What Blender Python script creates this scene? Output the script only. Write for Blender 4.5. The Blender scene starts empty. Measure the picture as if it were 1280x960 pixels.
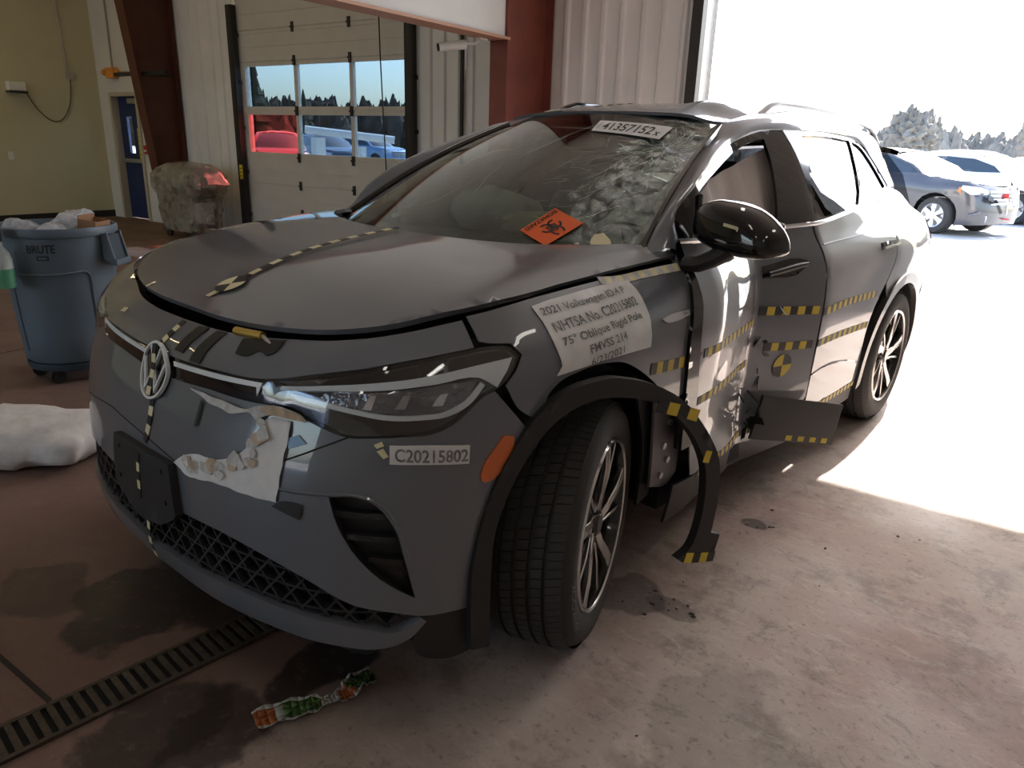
import bpy, bmesh, math, random
import numpy as np
from mathutils import Vector, Matrix, noise, geometry
random.seed(7)
R = math.radians
scene = bpy.context.scene
col = scene.collection

# ---------------------------------------------------------------- camera
CAM = (1.9431, -0.7543, 1.4235)
PITCH, ROLL, YAW, FPX = 0.3152, -0.0321, -0.7161, 920.0
_d = Vector((math.sin(YAW)*math.cos(PITCH), math.cos(YAW)*math.cos(PITCH), -math.sin(PITCH)))
_r0 = Vector((math.cos(YAW), -math.sin(YAW), 0)); _u0 = _r0.cross(_d)
_r = _r0*math.cos(ROLL) - _u0*math.sin(ROLL); _u = _r0*math.sin(ROLL) + _u0*math.cos(ROLL)
cd = bpy.data.cameras.new('camera'); cam = bpy.data.objects.new('camera', cd); col.objects.link(cam)
cam.matrix_world = Matrix(((_r.x,_u.x,-_d.x,CAM[0]),(_r.y,_u.y,-_d.y,CAM[1]),(_r.z,_u.z,-_d.z,CAM[2]),(0,0,0,1)))
cd.sensor_fit = 'HORIZONTAL'; cd.sensor_width = 36; cd.lens = FPX*36/1280; cd.clip_start = .05; cd.clip_end = 800
scene.camera = cam

# ---------------------------------------------------------------- sky, sun, exposure
SUN_TO = Vector((-0.06, 1.0, 1.01)).normalized()
w = bpy.data.worlds.new('world'); scene.world = w; w.use_nodes = True
nt = w.node_tree; nt.nodes.clear()
sky = nt.nodes.new('ShaderNodeTexSky'); sky.sky_type = 'NISHITA'; sky.sun_disc = False
sky.sun_elevation = math.asin(SUN_TO.z); sky.sun_rotation = math.atan2(SUN_TO.x, SUN_TO.y); sky.dust_density = 2.5; sky.air_density = 1.0
bg = nt.nodes.new('ShaderNodeBackground'); bg.inputs[1].default_value = 0.32
wo = nt.nodes.new('ShaderNodeOutputWorld'); nt.links.new(sky.outputs[0], bg.inputs[0]); nt.links.new(bg.outputs[0], wo.inputs[0])
sd = bpy.data.lights.new('sun', 'SUN'); sd.energy = 5.0; sd.angle = R(.53); sd.color = (1, .95, .88)
so = bpy.data.objects.new('sun', sd); col.objects.link(so); so.rotation_euler = SUN_TO.to_track_quat('Z', 'Y').to_euler(); so.location = (0, 20, 22)
vs = scene.view_settings; vs.view_transform = 'Standard'; vs.look = 'None'; vs.gamma = 1; vs.use_curve_mapping = False; vs.exposure = 1.5
# ---------------------------------------------------------------- car surfaces
def hw(xs, q):
    """non-uniform Catmull-Rom weights: returns idx(N,4), w(N,4)"""
    xs=np.asarray(xs,float); q=np.clip(np.asarray(q,float),xs[0],xs[-1]); n=len(xs)
    i=np.clip(np.searchsorted(xs,q,side='right')-1,0,n-2)
    h=xs[i+1]-xs[i]; t=(q-xs[i])/h
    h00=2*t**3-3*t**2+1;h10=t**3-2*t**2+t;h01=-2*t**3+3*t**2;h11=t**3-t**2
    im=np.maximum(i-1,0);ip=np.minimum(i+2,n-1)
    idx=np.stack([im,i,i+1,ip],-1); w=np.zeros(idx.shape)
    w[...,1]+=h00; w[...,2]+=h01
    d0=np.where(i>0,xs[i+1]-xs[im],h); d1=np.where(i<n-2,xs[ip]-xs[i],h)
    a=h10*h/d0; w[...,2]+=a; w[...,0]-=np.where(i>0,a,0); w[...,1]-=np.where(i>0,0,a)
    b=h11*h/d1; w[...,1]-=b; w[...,3]+=np.where(i<n-2,b,0); w[...,2]+=np.where(i<n-2,0,b)
    return idx,w
def itp(xs,vs,q):
    idx,w=hw(xs,q); return (np.asarray(vs,float)[idx]*w).sum(-1)
def lin(xs,vs,q): return np.interp(q,xs,vs)
# plan curve of the body at mid height: u is arc length from the nose; u = y + .65 along the flank
PU=[0,.3,.506,.667,.83,.975,1.132,1.30,1.5,2.0,2.6,3.2,3.8,4.3,4.6,4.85,5.05,5.2,5.45,5.85]
PX=[0,.3,.5,.65,.775,.855,.90,.918,.925,.925,.925,.925,.925,.928,.926,.905,.855,.75,.46,0]
PY=[-.02,-.012,.022,.07,.16,.285,.45,.64,.85,1.35,1.95,2.55,3.15,3.65,3.95,4.19,4.36,4.46,4.55,4.58]
OZ=[.16,.22,.32,.45,.60,.72,.82,.90,.97,1.04,1.10,1.16,1.30,1.45,1.56,1.64]
OF=[.10,.03,-.01,-.01,0,.025,.06,.085,.188,.40,.62,.8,1.2,1.5,1.8,2.0]      # nose
OS=[.062,.048,.032,.022,.012,.004,.0,.002,.012,.038,.075,.10,.162,.240,.315,.40]  # flank
OR=[.16,.10,.03,.0,0,.0,.0,.01,.03,.06,.10,.2,.34,.5,.65,.8]               # tail
def side0(u,z):
    u=np.asarray(u,float);z=np.asarray(z,float)
    x=itp(PU,PX,u);y=itp(PU,PY,u);e=.01
    tx=itp(PU,PX,u+e)-itp(PU,PX,u-e);ty=itp(PU,PY,u+e)-itp(PU,PY,u-e)
    l=np.hypot(tx,ty);nx,ny=ty/l*np.clip(u/.2,0,1),-tx/l
    sm=lambda a,b:(lambda t:t*t*(3-2*t))(np.clip((u-a)/(b-a),0,1))
    wf=1-sm(.45,1.25);wr=sm(4.3,5.2)
    off=itp(OZ,OF,z)*wf+itp(OZ,OR,z)*wr+itp(OZ,OS,z)*(1-wf-wr)
    wq=np.clip((u-.6)/.4,0,1)*np.clip((2.15-u)/.4,0,1)
    off=off+wq*np.interp(z,[.93,.97,1.04,1.10,1.16],[0,.01,.05,.085,.10])*(1-wf)
    off=off+np.clip(z-1.05,0,1)*np.clip(u-3.2,0,2)*.10*(1-wr)
    return np.stack([x-nx*off,y-ny*off,z+0*u],-1)
def dent(u,z):
    k=np.interp(u,[1.98,2.10,2.54,2.605,2.66,3.06],[0,.008,.096,.115,.102,0.])
    k=k+np.interp(u,[2.0,2.2,2.5,2.6],[0,1,1,0.])*np.interp(z,[1.08,1.16],[1,0])*(.003*np.sin(u*9+z*6)+.002*np.sin(u*16-z*11))
    return k*np.interp(z,[.2,.34,.55,1.1,1.2,1.45,1.56,1.64],[.62,.8,1,1,.62,.45,.35,.2])
def side(u,z):
    """flank with the pole dent; negative u is the undamaged right-hand half"""
    u=np.asarray(u,float);z=np.asarray(z,float)
    p=side0(np.abs(u),z)
    p[...,0]-=np.where(u>0,dent(u,z),0)
    p[...,0]*=np.where(u<0,-1,1)
    return p
HY=[.10,.17,.29,.42,.56,.72,.86,1.0,1.3]
HZ=[.945,.970,1.013,1.056,1.088,1.110,1.124,1.136,1.15]
HX=[0,.35,.55,.66,.72,.79,.86]
HD=[0,.002,.007,.012,.020,.052,.12]
def hood(x,y):
    x=np.asarray(x,float);y=np.asarray(y,float)
    return np.stack([x,y,itp(HY,HZ,y)-itp(HX,HD,np.abs(x))],-1)
# windscreen: s across -1..1, t up 0..1
def glass(s,t):
    s=np.asarray(s,float);t=np.asarray(t,float);a=np.abs(s)
    bx=.74*s; by=.93+.27*a**2.2; bz=1.125-.02*a**2
    tx=.545*s; ty=1.93+.10*a**2; tz=1.552-.045*a**2.5
    b=np.sin(np.pi*t)*.03
    return np.stack([bx+(tx-bx)*t,by+(ty-by)*t-b*.4,bz+(tz-bz)*t+b],-1)
RY=[1.85,1.95,2.1,2.4,2.8,3.2,3.6,4.0,4.3]
RZ=[1.535,1.565,1.592,1.622,1.63,1.622,1.595,1.545,1.49]
def roof(x,y):
    x=np.asarray(x,float);y=np.asarray(y,float)
    return np.stack([x,y,itp(RY,RZ,y)-.05*(np.abs(x)/.55)**2.6*.9],-1)
# ---------------------------------------------------------------- helpers
def sock(n, *names):
    for k in names:
        if k in n.inputs: return n.inputs[k]
def mat(name, c, rough=.5, metal=0, coat=0, spec=.5, bump=0, bscale=60, var=0, vscale=6, trans=0, emit=0, alpha=1, sheen=0, ior=1.45):
    m = bpy.data.materials.new(name); m.use_nodes = True; t = m.node_tree; p = t.nodes['Principled BSDF']
    p.inputs['Base Color'].default_value = (*c, 1); p.inputs['Roughness'].default_value = rough; p.inputs['Metallic'].default_value = metal
    p.inputs['Coat Weight'].default_value = coat; p.inputs['Coat Roughness'].default_value = .03; p.inputs['Specular IOR Level'].default_value = spec
    p.inputs['Transmission Weight'].default_value = trans; p.inputs['Alpha'].default_value = alpha; p.inputs['IOR'].default_value = ior
    if emit: p.inputs['Emission Color'].default_value = (*c, 1); p.inputs['Emission Strength'].default_value = emit
    if var or bump:
        g = t.nodes.new('ShaderNodeNewGeometry')
    if var:
        n = t.nodes.new('ShaderNodeTexNoise'); n.inputs['Scale'].default_value = vscale; n.inputs['Detail'].default_value = 6
        t.links.new(g.outputs['Position'], n.inputs['Vector'])
        r = t.nodes.new('ShaderNodeValToRGB'); r.color_ramp.elements[0].position = .3; r.color_ramp.elements[1].position = .7
        r.color_ramp.elements[0].color = (*[max(0, x*(1-var)) for x in c], 1); r.color_ramp.elements[1].color = (*[min(1, x*(1+var)) for x in c], 1)
        t.links.new(n.outputs[0], r.inputs[0]); t.links.new(r.outputs[0], p.inputs['Base Color'])
    if bump:
        n = t.nodes.new('ShaderNodeTexNoise'); n.inputs['Scale'].default_value = bscale; n.inputs['Detail'].default_value = 5
        t.links.new(g.outputs['Position'], n.inputs['Vector'])
        b = t.nodes.new('ShaderNodeBump'); b.inputs['Strength'].default_value = bump; b.inputs['Distance'].default_value = .01
        t.links.new(n.outputs[0], b.inputs['Height']); t.links.new(b.outputs[0], p.inputs['Normal'])
    return m
def glassmat(name, c, refl=1.0, rough=0.0, tint=1.0):
    """thin pane: tinted see-through plus Fresnel gloss"""
    m = bpy.data.materials.new(name); m.use_nodes = True; t = m.node_tree; t.nodes.clear()
    o = t.nodes.new('ShaderNodeOutputMaterial'); tr = t.nodes.new('ShaderNodeBsdfTransparent'); tr.inputs[0].default_value = (*c, 1)
    gl = t.nodes.new('ShaderNodeBsdfGlossy'); gl.inputs['Roughness'].default_value = rough; gl.inputs[0].default_value = (refl, refl, refl, 1)
    fr = t.nodes.new('ShaderNodeFresnel'); ge = t.nodes.new('ShaderNodeNewGeometry'); ma = t.nodes.new('ShaderNodeMath'); ma.operation = 'MULTIPLY_ADD'
    t.links.new(ge.outputs['Backfacing'], ma.inputs[0]); ma.inputs[1].default_value = -.8333; ma.inputs[2].default_value = 1.5; t.links.new(ma.outputs[0], fr.inputs[0])   # thin pane: same Fresnel from both faces
    mx = t.nodes.new('ShaderNodeMixShader')
    t.links.new(fr.outputs[0], mx.inputs[0]); t.links.new(tr.outputs[0], mx.inputs[1]); t.links.new(gl.outputs[0], mx.inputs[2]); t.links.new(mx.outputs[0], o.inputs[0])
    return m
def filmmat(name, c, opac, rough=.3, dv=.25):
    """thin plastic sheet: partly see-through, partly cloudy and glossy"""
    m = bpy.data.materials.new(name); m.use_nodes = True; t = m.node_tree; p = t.nodes['Principled BSDF']; o = t.nodes['Material Output']
    p.inputs['Base Color'].default_value = (*c, 1); p.inputs['Roughness'].default_value = rough
    g = t.nodes.new('ShaderNodeNewGeometry'); n = t.nodes.new('ShaderNodeTexNoise'); n.inputs['Scale'].default_value = 9; n.inputs['Detail'].default_value = 5
    t.links.new(g.outputs['Position'], n.inputs['Vector'])
    mp = t.nodes.new('ShaderNodeMapRange'); mp.inputs[1].default_value = .3; mp.inputs[2].default_value = .7; mp.inputs[3].default_value = max(0, opac-dv); mp.inputs[4].default_value = min(1, opac+dv)
    t.links.new(n.outputs[0], mp.inputs[0])
    b = t.nodes.new('ShaderNodeBump'); b.inputs['Strength'].default_value = .6; b.inputs['Distance'].default_value = .02
    t.links.new(n.outputs[0], b.inputs['Height']); t.links.new(b.outputs[0], p.inputs['Normal'])
    tr = t.nodes.new('ShaderNodeBsdfTransparent'); mx = t.nodes.new('ShaderNodeMixShader')
    t.links.new(mp.outputs[0], mx.inputs[0]); t.links.new(tr.outputs[0], mx.inputs[1]); t.links.new(p.outputs[0], mx.inputs[2]); t.links.new(mx.outputs[0], o.inputs[0])
    return m
def tag(o, label=None, cat=None, group=None, kind=None):
    if label: o['label'] = label
    if cat: o['category'] = cat
    if group: o['group'] = group
    if kind: o['kind'] = kind
    return o
def empty(name, loc, label=None, cat=None, group=None):
    o = bpy.data.objects.new(name, None); col.objects.link(o); o.location = loc; o.empty_display_size = .1
    return tag(o, label, cat, group)
def wloc(o):
    p = Vector(o.location)
    while o.parent: o = o.parent; p += Vector(o.location)
    return p
def link(name, me, parent=None, origin=None):
    """link a mesh whose vertices are in world space; the origin moves to its base"""
    o = bpy.data.objects.new(name, me); col.objects.link(o)
    n = len(me.vertices); co = np.empty(n*3); me.vertices.foreach_get('co', co); co = co.reshape(-1, 3)
    if origin is None: lo, hi = co.min(0), co.max(0); origin = ((lo[0]+hi[0])/2, (lo[1]+hi[1])/2, lo[2])
    co -= np.array(origin); me.vertices.foreach_set('co', co.ravel()); me.update()
    if parent: o.parent = parent; o.location = Vector(origin) - wloc(parent)
    else: o.location = origin
    return o
class MB:
    def __init__(s, M=None): s.v = []; s.f = []; s.m = []; s.M = M
    def add(s, vs, fs, mi=0):
        k = len(s.v); s.v += [tuple(map(float, p)) for p in vs]; s.f += [tuple(i+k for i in f) for f in fs]; s.m += [mi]*len(fs); return s
    def bx(s, x0, x1, y0, y1, z0, z1, mi=0, T=None):
        vs = [(x, y, z) for z in (z0, z1) for y in (y0, y1) for x in (x0, x1)]
        if T is not None: vs = [T @ Vector(p) for p in vs]
        return s.add(vs, [(0,2,3,1),(4,5,7,6),(0,1,5,4),(2,6,7,3),(0,4,6,2),(1,3,7,5)], mi)
    def box(s, c, d, mi=0, T=None): return s.bx(c[0]-d[0]/2, c[0]+d[0]/2, c[1]-d[1]/2, c[1]+d[1]/2, c[2]-d[2]/2, c[2]+d[2]/2, mi, T)
    def tube(s, path, r, n=10, closed=False, caps=True, mi=0, flat=None):
        P = [Vector(p) for p in path]; N = len(P); rings = []; up = None
        for i, p in enumerate(P):
            a = P[(i-1) % N] if (closed or i > 0) else p; b = P[(i+1) % N] if (closed or i < N-1) else p
            t = (b-a).normalized()
            if up is None: up = Vector((0, 0, 1)) if abs(t.z) < .9 else Vector((1, 0, 0))
            x = t.cross(up).normalized(); up = x.cross(t).normalized()
            rr = r[i] if isinstance(r, (list, tuple)) else r
            k = flat or 1
            rings.append([p + x*rr*math.cos(2*math.pi*j/n) + up*rr*k*math.sin(2*math.pi*j/n) for j in range(n)])
        vs = [q for g in rings for q in g]; fs = []
        for i in range(N if closed else N-1):
            for j in range(n):
                i2 = (i+1) % N; fs.append((i*n+j, i*n+(j+1) % n, i2*n+(j+1) % n, i2*n+j))
        if caps and not closed: fs += [tuple(range(n))[::-1], tuple((N-1)*n+j for j in range(n))]
        return s.add(vs, fs, mi)
    def cyl(s, a, b, r, r2=None, n=16, mi=0): return s.tube([a, b], [r, r if r2 is None else r2], n, mi=mi)
    def lathe(s, prof, n=32, T=None, mi=0, closed=False, a0=0, a1=2*math.pi):
        full = abs(a1-a0-2*math.pi) < 1e-6; m = n if full else n+1
        vs = []; fs = []; K = len(prof)
        for j in range(m):
            a = a0+(a1-a0)*j/n
            for (r, h) in prof: vs.append((r*math.cos(a), r*math.sin(a), h))
        if T is not None: vs = [T @ Vector(p) for p in vs]
        for j in range(n):
            j2 = (j+1) % m
            for i in range(K if closed else K-1):
                i2 = (i+1) % K; fs.append((j*K+i, j2*K+i, j2*K+i2, j*K+i2))
        return s.add(vs, fs, mi)
    def grid(s, rows, mi=0, closed=False):
        n = len(rows[0]); vs = [p for r_ in rows for p in r_]; fs = []
        for i in range(len(rows)-1):
            for j in range(n if closed else n-1): fs.append((i*n+j, i*n+(j+1) % n, (i+1)*n+(j+1) % n, (i+1)*n+j))
        return s.add(vs, fs, mi)
    def sell(s, c, r, e=(.5, .5), n=24, m=12, T=None, wob=0, wsc=3, mi=0, seed=0):
        """super-ellipsoid, optionally wrinkled"""
        cs = lambda a, p: math.copysign(abs(math.cos(a))**p, math.cos(a)); sn = lambda a, p: math.copysign(abs(math.sin(a))**p, math.sin(a))
        rows = []
        for i in range(m+1):
            th = -math.pi/2+math.pi*i/m; row = []
            for j in range(n):
                ph = 2*math.pi*j/n
                p = Vector((r[0]*cs(th, e[0])*cs(ph, e[1]), r[1]*cs(th, e[0])*sn(ph, e[1]), r[2]*sn(th, e[0])))
                if wob: p *= 1+wob*noise.fractal(Vector(p)*wsc+Vector((seed*7.1, seed*3.3, 0)), 1, 2, 4)
                p += Vector(c)
                row.append(T @ p if T is not None else p)
            rows.append(row)
        return s.grid(rows, mi, True)
    def prism(s, poly, fn, t, mi=0):
        """closed 2D outline, fn(a,b,h)->point, extruded t"""
        n = len(poly); vs = [fn(a, b, 0) for a, b in poly]+[fn(a, b, t) for a, b in poly]
        return s.add(vs, [tuple(range(n)), tuple(range(2*n-1, n-1, -1))]+[(i, i+n, (i+1) % n+n, (i+1) % n) for i in range(n)], mi)
    def mesh(s, name, mats, smooth=40):
        vs = s.v if s.M is None else [s.M @ Vector(p) for p in s.v]
        me = bpy.data.meshes.new(name); me.from_pydata([tuple(p) for p in vs], [], s.f)
        for m in (mats if isinstance(mats, (list, tuple)) else [mats]): me.materials.append(m)
        me.polygons.foreach_set('material_index', s.m)
        b = bmesh.new(); b.from_mesh(me); bmesh.ops.recalc_face_normals(b, faces=b.faces); b.to_mesh(me); b.free()
        if smooth: me.polygons.foreach_set('use_smooth', [True]*len(me.polygons)); me.set_sharp_from_angle(angle=R(smooth))
        me.update(); return me
    def build(s, name, mats, parent=None, smooth=40, bevel=0, origin=None):
        o = link(name, s.mesh(name, mats, smooth), parent, origin)
        if bevel:
            b = o.modifiers.new('bevel', 'BEVEL'); b.width = bevel; b.segments = 2; b.limit_method = 'ANGLE'; b.angle_limit = R(40)
        return o
def pip(px, py, poly):
    """points in polygon (numpy)"""
    c = np.zeros(len(px), bool); n = len(poly); j = n-1
    for i in range(n):
        xi, yi = poly[i]; xj, yj = poly[j]
        if yi != yj:
            k = ((yi > py) != (yj > py)) & (px < (xj-xi)*(py-yi)/(yj-yi)+xi); c ^= k
        j = i
    return c
def dens(poly, st):
    o = []
    for i, a in enumerate(poly):
        b = poly[(i+1) % len(poly)]; L = math.hypot(b[0]-a[0], b[1]-a[1]); k = max(1, int(math.ceil(L/st)))
        o += [(a[0]+(b[0]-a[0])*t/k, a[1]+(b[1]-a[1])*t/k) for t in range(k)]
    return o
def smoothpoly(pts, k=3, closed=False):
    """Catmull-Rom through a polyline"""
    o = []; n = len(pts)
    for i in range(n if closed else n-1):
        g = lambda j: pts[j % n] if closed else pts[min(max(j, 0), n-1)]
        p0, p1, p2, p3 = g(i-1), g(i), g(i+1), g(i+2)
        for q in range(k):
            t = q/k
            o.append(tuple(.5*(2*b+(c-a)*t+(2*a-5*b+4*c-d)*t*t+(3*b-a-3*c+d)*t**3) for a, b, c, d in zip(p0, p1, p2, p3)))
    if not closed: o.append(tuple(pts[-1]))
    return o
def smc(poly, k=4, ang=48):
    """round a closed outline but keep its sharp corners"""
    n = len(poly); P = [Vector(p) for p in poly]; cor = []
    for i in range(n):
        a = P[i]-P[i-1]; b = P[(i+1) % n]-P[i]
        cor.append(a.length < 1e-9 or b.length < 1e-9 or a.angle(b) > R(ang))
    o = []
    for i in range(n):
        p1, p2 = P[i], P[(i+1) % n]; h = (p2-p1).length
        def tan(j, other):
            if cor[j]: return other
            a = P[j]-P[j-1]; b = P[(j+1) % n]-P[j]; la, lb = a.length, b.length
            return (a/la*lb+b/lb*la)/(la+lb)*h
        m1 = tan(i, p2-p1); m2 = tan((i+1) % n, p2-p1); kk = max(1, min(k, int(h/.012)))
        for q in range(kk):
            t = q/kk; o.append(tuple(p1*(2*t**3-3*t*t+1)+m1*(t**3-2*t*t+t)+p2*(-2*t**3+3*t*t)+m2*(t**3-t*t)))
    return o
def sn(fn, a, b, side=1):
    """unit normals of a surface fn(a,b)"""
    e = 2e-3; du = fn(a+e, b)-fn(a-e, b); dv = fn(a, b+e)-fn(a, b-e); n = np.cross(du, dv)
    return side*n/np.maximum(np.linalg.norm(n, axis=-1, keepdims=True), 1e-9)
def cdt(poly, holes, st):
    pts = dens(poly, st); edges = [(i, (i+1) % len(pts)) for i in range(len(pts))]; bl = list(pts)
    for h in holes:
        k = len(pts); d = dens(h, st); pts = pts+d; edges += [(k+i, k+(i+1) % len(d)) for i in range(len(d))]
    P = np.array(poly); x0, y0 = P.min(0); x1, y1 = P.max(0)
    gx, gy = np.meshgrid(np.arange(x0+st*.5, x1, st), np.arange(y0+st*.5, y1, st)); gx = gx.ravel(); gy = gy.ravel()
    k = pip(gx, gy, poly)
    for h in holes: k &= ~pip(gx, gy, h)
    gx, gy = gx[k], gy[k]; B = np.array(pts)
    if len(gx):
        far = np.array([np.min((B[:, 0]-x)**2+(B[:, 1]-y)**2) > (st*.45)**2 for x, y in zip(gx, gy)]); gx, gy = gx[far], gy[far]
    allp = [Vector(p) for p in pts]+[Vector((x, y)) for x, y in zip(gx, gy)]
    V, _, F, *_r = geometry.delaunay_2d_cdt(allp, edges, [], 0, 1e-7)
    V = np.array([tuple(p) for p in V]); F = [tuple(f) for f in F]
    c = np.array([V[list(f)].mean(0) for f in F]); k = pip(c[:, 0], c[:, 1], poly)
    for h in holes: k &= ~pip(c[:, 0], c[:, 1], h)
    return V, [f for f, q in zip(F, k) if q]
def panel(name, poly, fn, m, parent=None, st=.04, th=.004, off=0, side=1, holes=(), dz=None, origin=None):
    """sheet cut to an outline on a surface, with real thickness; side picks the outer normal"""
    V, F = cdt(list(poly), [list(h) for h in holes], st)
    a, b = V[:, 0], V[:, 1]; P = fn(a, b); N = sn(fn, a, b, side)
    O = P+N*off
    if dz is not None: O = O+dz(a, b)[:, None]*N
    I = O-N*th; n = len(V)
    # orient faces along N
    Fo = []
    for f in F:
        g = np.cross(O[f[1]]-O[f[0]], O[f[2]]-O[f[0]])
        Fo.append(f if g @ N[f[0]] > 0 else f[::-1])
    cnt = {}
    for f in Fo:
        for i in range(3): cnt[(f[i], f[(i+1) % 3])] = 1
    bd = [e for e in cnt if (e[1], e[0]) not in cnt]
    vs = np.concatenate([O, I]); fs = Fo+[tuple(i+n for i in f[::-1]) for f in Fo]; k = 2*n; ex = []
    for (i, j) in bd:
        ex += [O[i], O[j], I[j], I[i]]; fs.append((k+1, k, k+3, k+2)); k += 4
    if ex: vs = np.concatenate([vs, np.array(ex)])
    me = bpy.data.meshes.new(name); me.from_pydata(vs.tolist(), [], fs)
    for q in (m if isinstance(m, (list, tuple)) else [m]): me.materials.append(q)
    me.polygons.foreach_set('use_smooth', [True]*len(me.polygons)); me.update()
    return link(name, me, parent, origin)
def mirror(poly): return [(-a, b) for a, b in poly]
def both(poly): """right half outline (from nose to tail) to a closed symmetric outline"""; return [p for p in poly]+[(-a, b) for a, b in poly[::-1]]
_font = {}
def text_geo(s, shear=0, bold=0):
    cu = bpy.data.curves.new('lettering', 'FONT'); cu.body = s; cu.align_x = 'LEFT'; cu.offset = bold; cu.resolution_u = 3; cu.shear = shear
    ob = bpy.data.objects.new('lettering', cu); col.objects.link(ob)
    dg = bpy.context.evaluated_depsgraph_get(); me = bpy.data.meshes.new_from_object(ob.evaluated_get(dg))
    v = np.array([tuple(p.co) for p in me.vertices]); f = [tuple(p.vertices) for p in me.polygons]
    bpy.data.objects.remove(ob); bpy.data.curves.remove(cu); bpy.data.meshes.remove(me)
    lo, hi = v.min(0), v.max(0); v = (v-lo)/np.maximum(hi-lo, 1e-6); return v[:, :2], f
def text_on(mb, s, fn, bold=0, mi=0, rev=False):
    """lettering mapped by fn(a,b) from the unit square (a right, b up)"""
    v, f = text_geo(s, bold=bold); return mb.add(fn(v[:, 0], v[:, 1]), f, mi)
def quadmap(q, fn=None, off=0, side=1):
    """unit square -> parameter quad (bottom-left, bottom-right, top-right, top-left) -> surface"""
    q = np.array(q, float)
    def g(a, b):
        a = np.asarray(a, float)[..., None]; b = np.asarray(b, float)[..., None]
        p = (q[0]*(1-a)+q[1]*a)*(1-b)+(q[3]*(1-a)+q[2]*a)*b
        if fn is None: return p
        P = fn(p[..., 0], p[..., 1]); return P+sn(fn, p[..., 0], p[..., 1], side)*off
    return g
def raw(mb, name, mats, parent, smooth=0, origin=None):
    """build without re-orienting normals (flat print)"""
    me = bpy.data.meshes.new(name); me.from_pydata(mb.v, [], mb.f)
    for m in (mats if isinstance(mats, (list, tuple)) else [mats]): me.materials.append(m)
    me.polygons.foreach_set('material_index', mb.m); me.update(); return link(name, me, parent, origin)
def tape(name, pts, fn, wd, parent, mats, side=1, off=.002, sq=None, k=6, dark=True):
    """adhesive tape along a path on a surface, alternating light and dark squares"""
    pts = np.array(smoothpoly(pts, k)); P = fn(pts[:, 0], pts[:, 1]); N = sn(fn, pts[:, 0], pts[:, 1], side)
    L = np.concatenate([[0], np.cumsum(np.linalg.norm(np.diff(P, axis=0), axis=1))]); sq = sq or wd
    n = max(2, int(round(L[-1]/sq))); t = np.linspace(0, L[-1], n+1)
    a = np.interp(t, L, pts[:, 0]); b = np.interp(t, L, pts[:, 1]); P = fn(a, b); N = sn(fn, a, b, side)
    T = np.gradient(P, axis=0); T /= np.linalg.norm(T, axis=1, keepdims=True); S = np.cross(N, T)
    mb = MB()
    for i in range(n):
        A, B = P[i]+N[i]*off, P[i+1]+N[i+1]*off; s0, s1 = S[i]*wd/2, S[i+1]*wd/2
        lo = [A-s0, A+s0, B+s1, B-s1]; dn = [p-(N[i] if q < 2 else N[i+1])*.0015 for q, p in enumerate(lo)]
        mb.add(lo+dn, [(0, 3, 2, 1), (0, 1, 5, 4), (2, 3, 7, 6), (1, 2, 6, 5), (3, 0, 4, 7)], i % 2)
    return mb.build(name, mats, parent, smooth=0)
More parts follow.
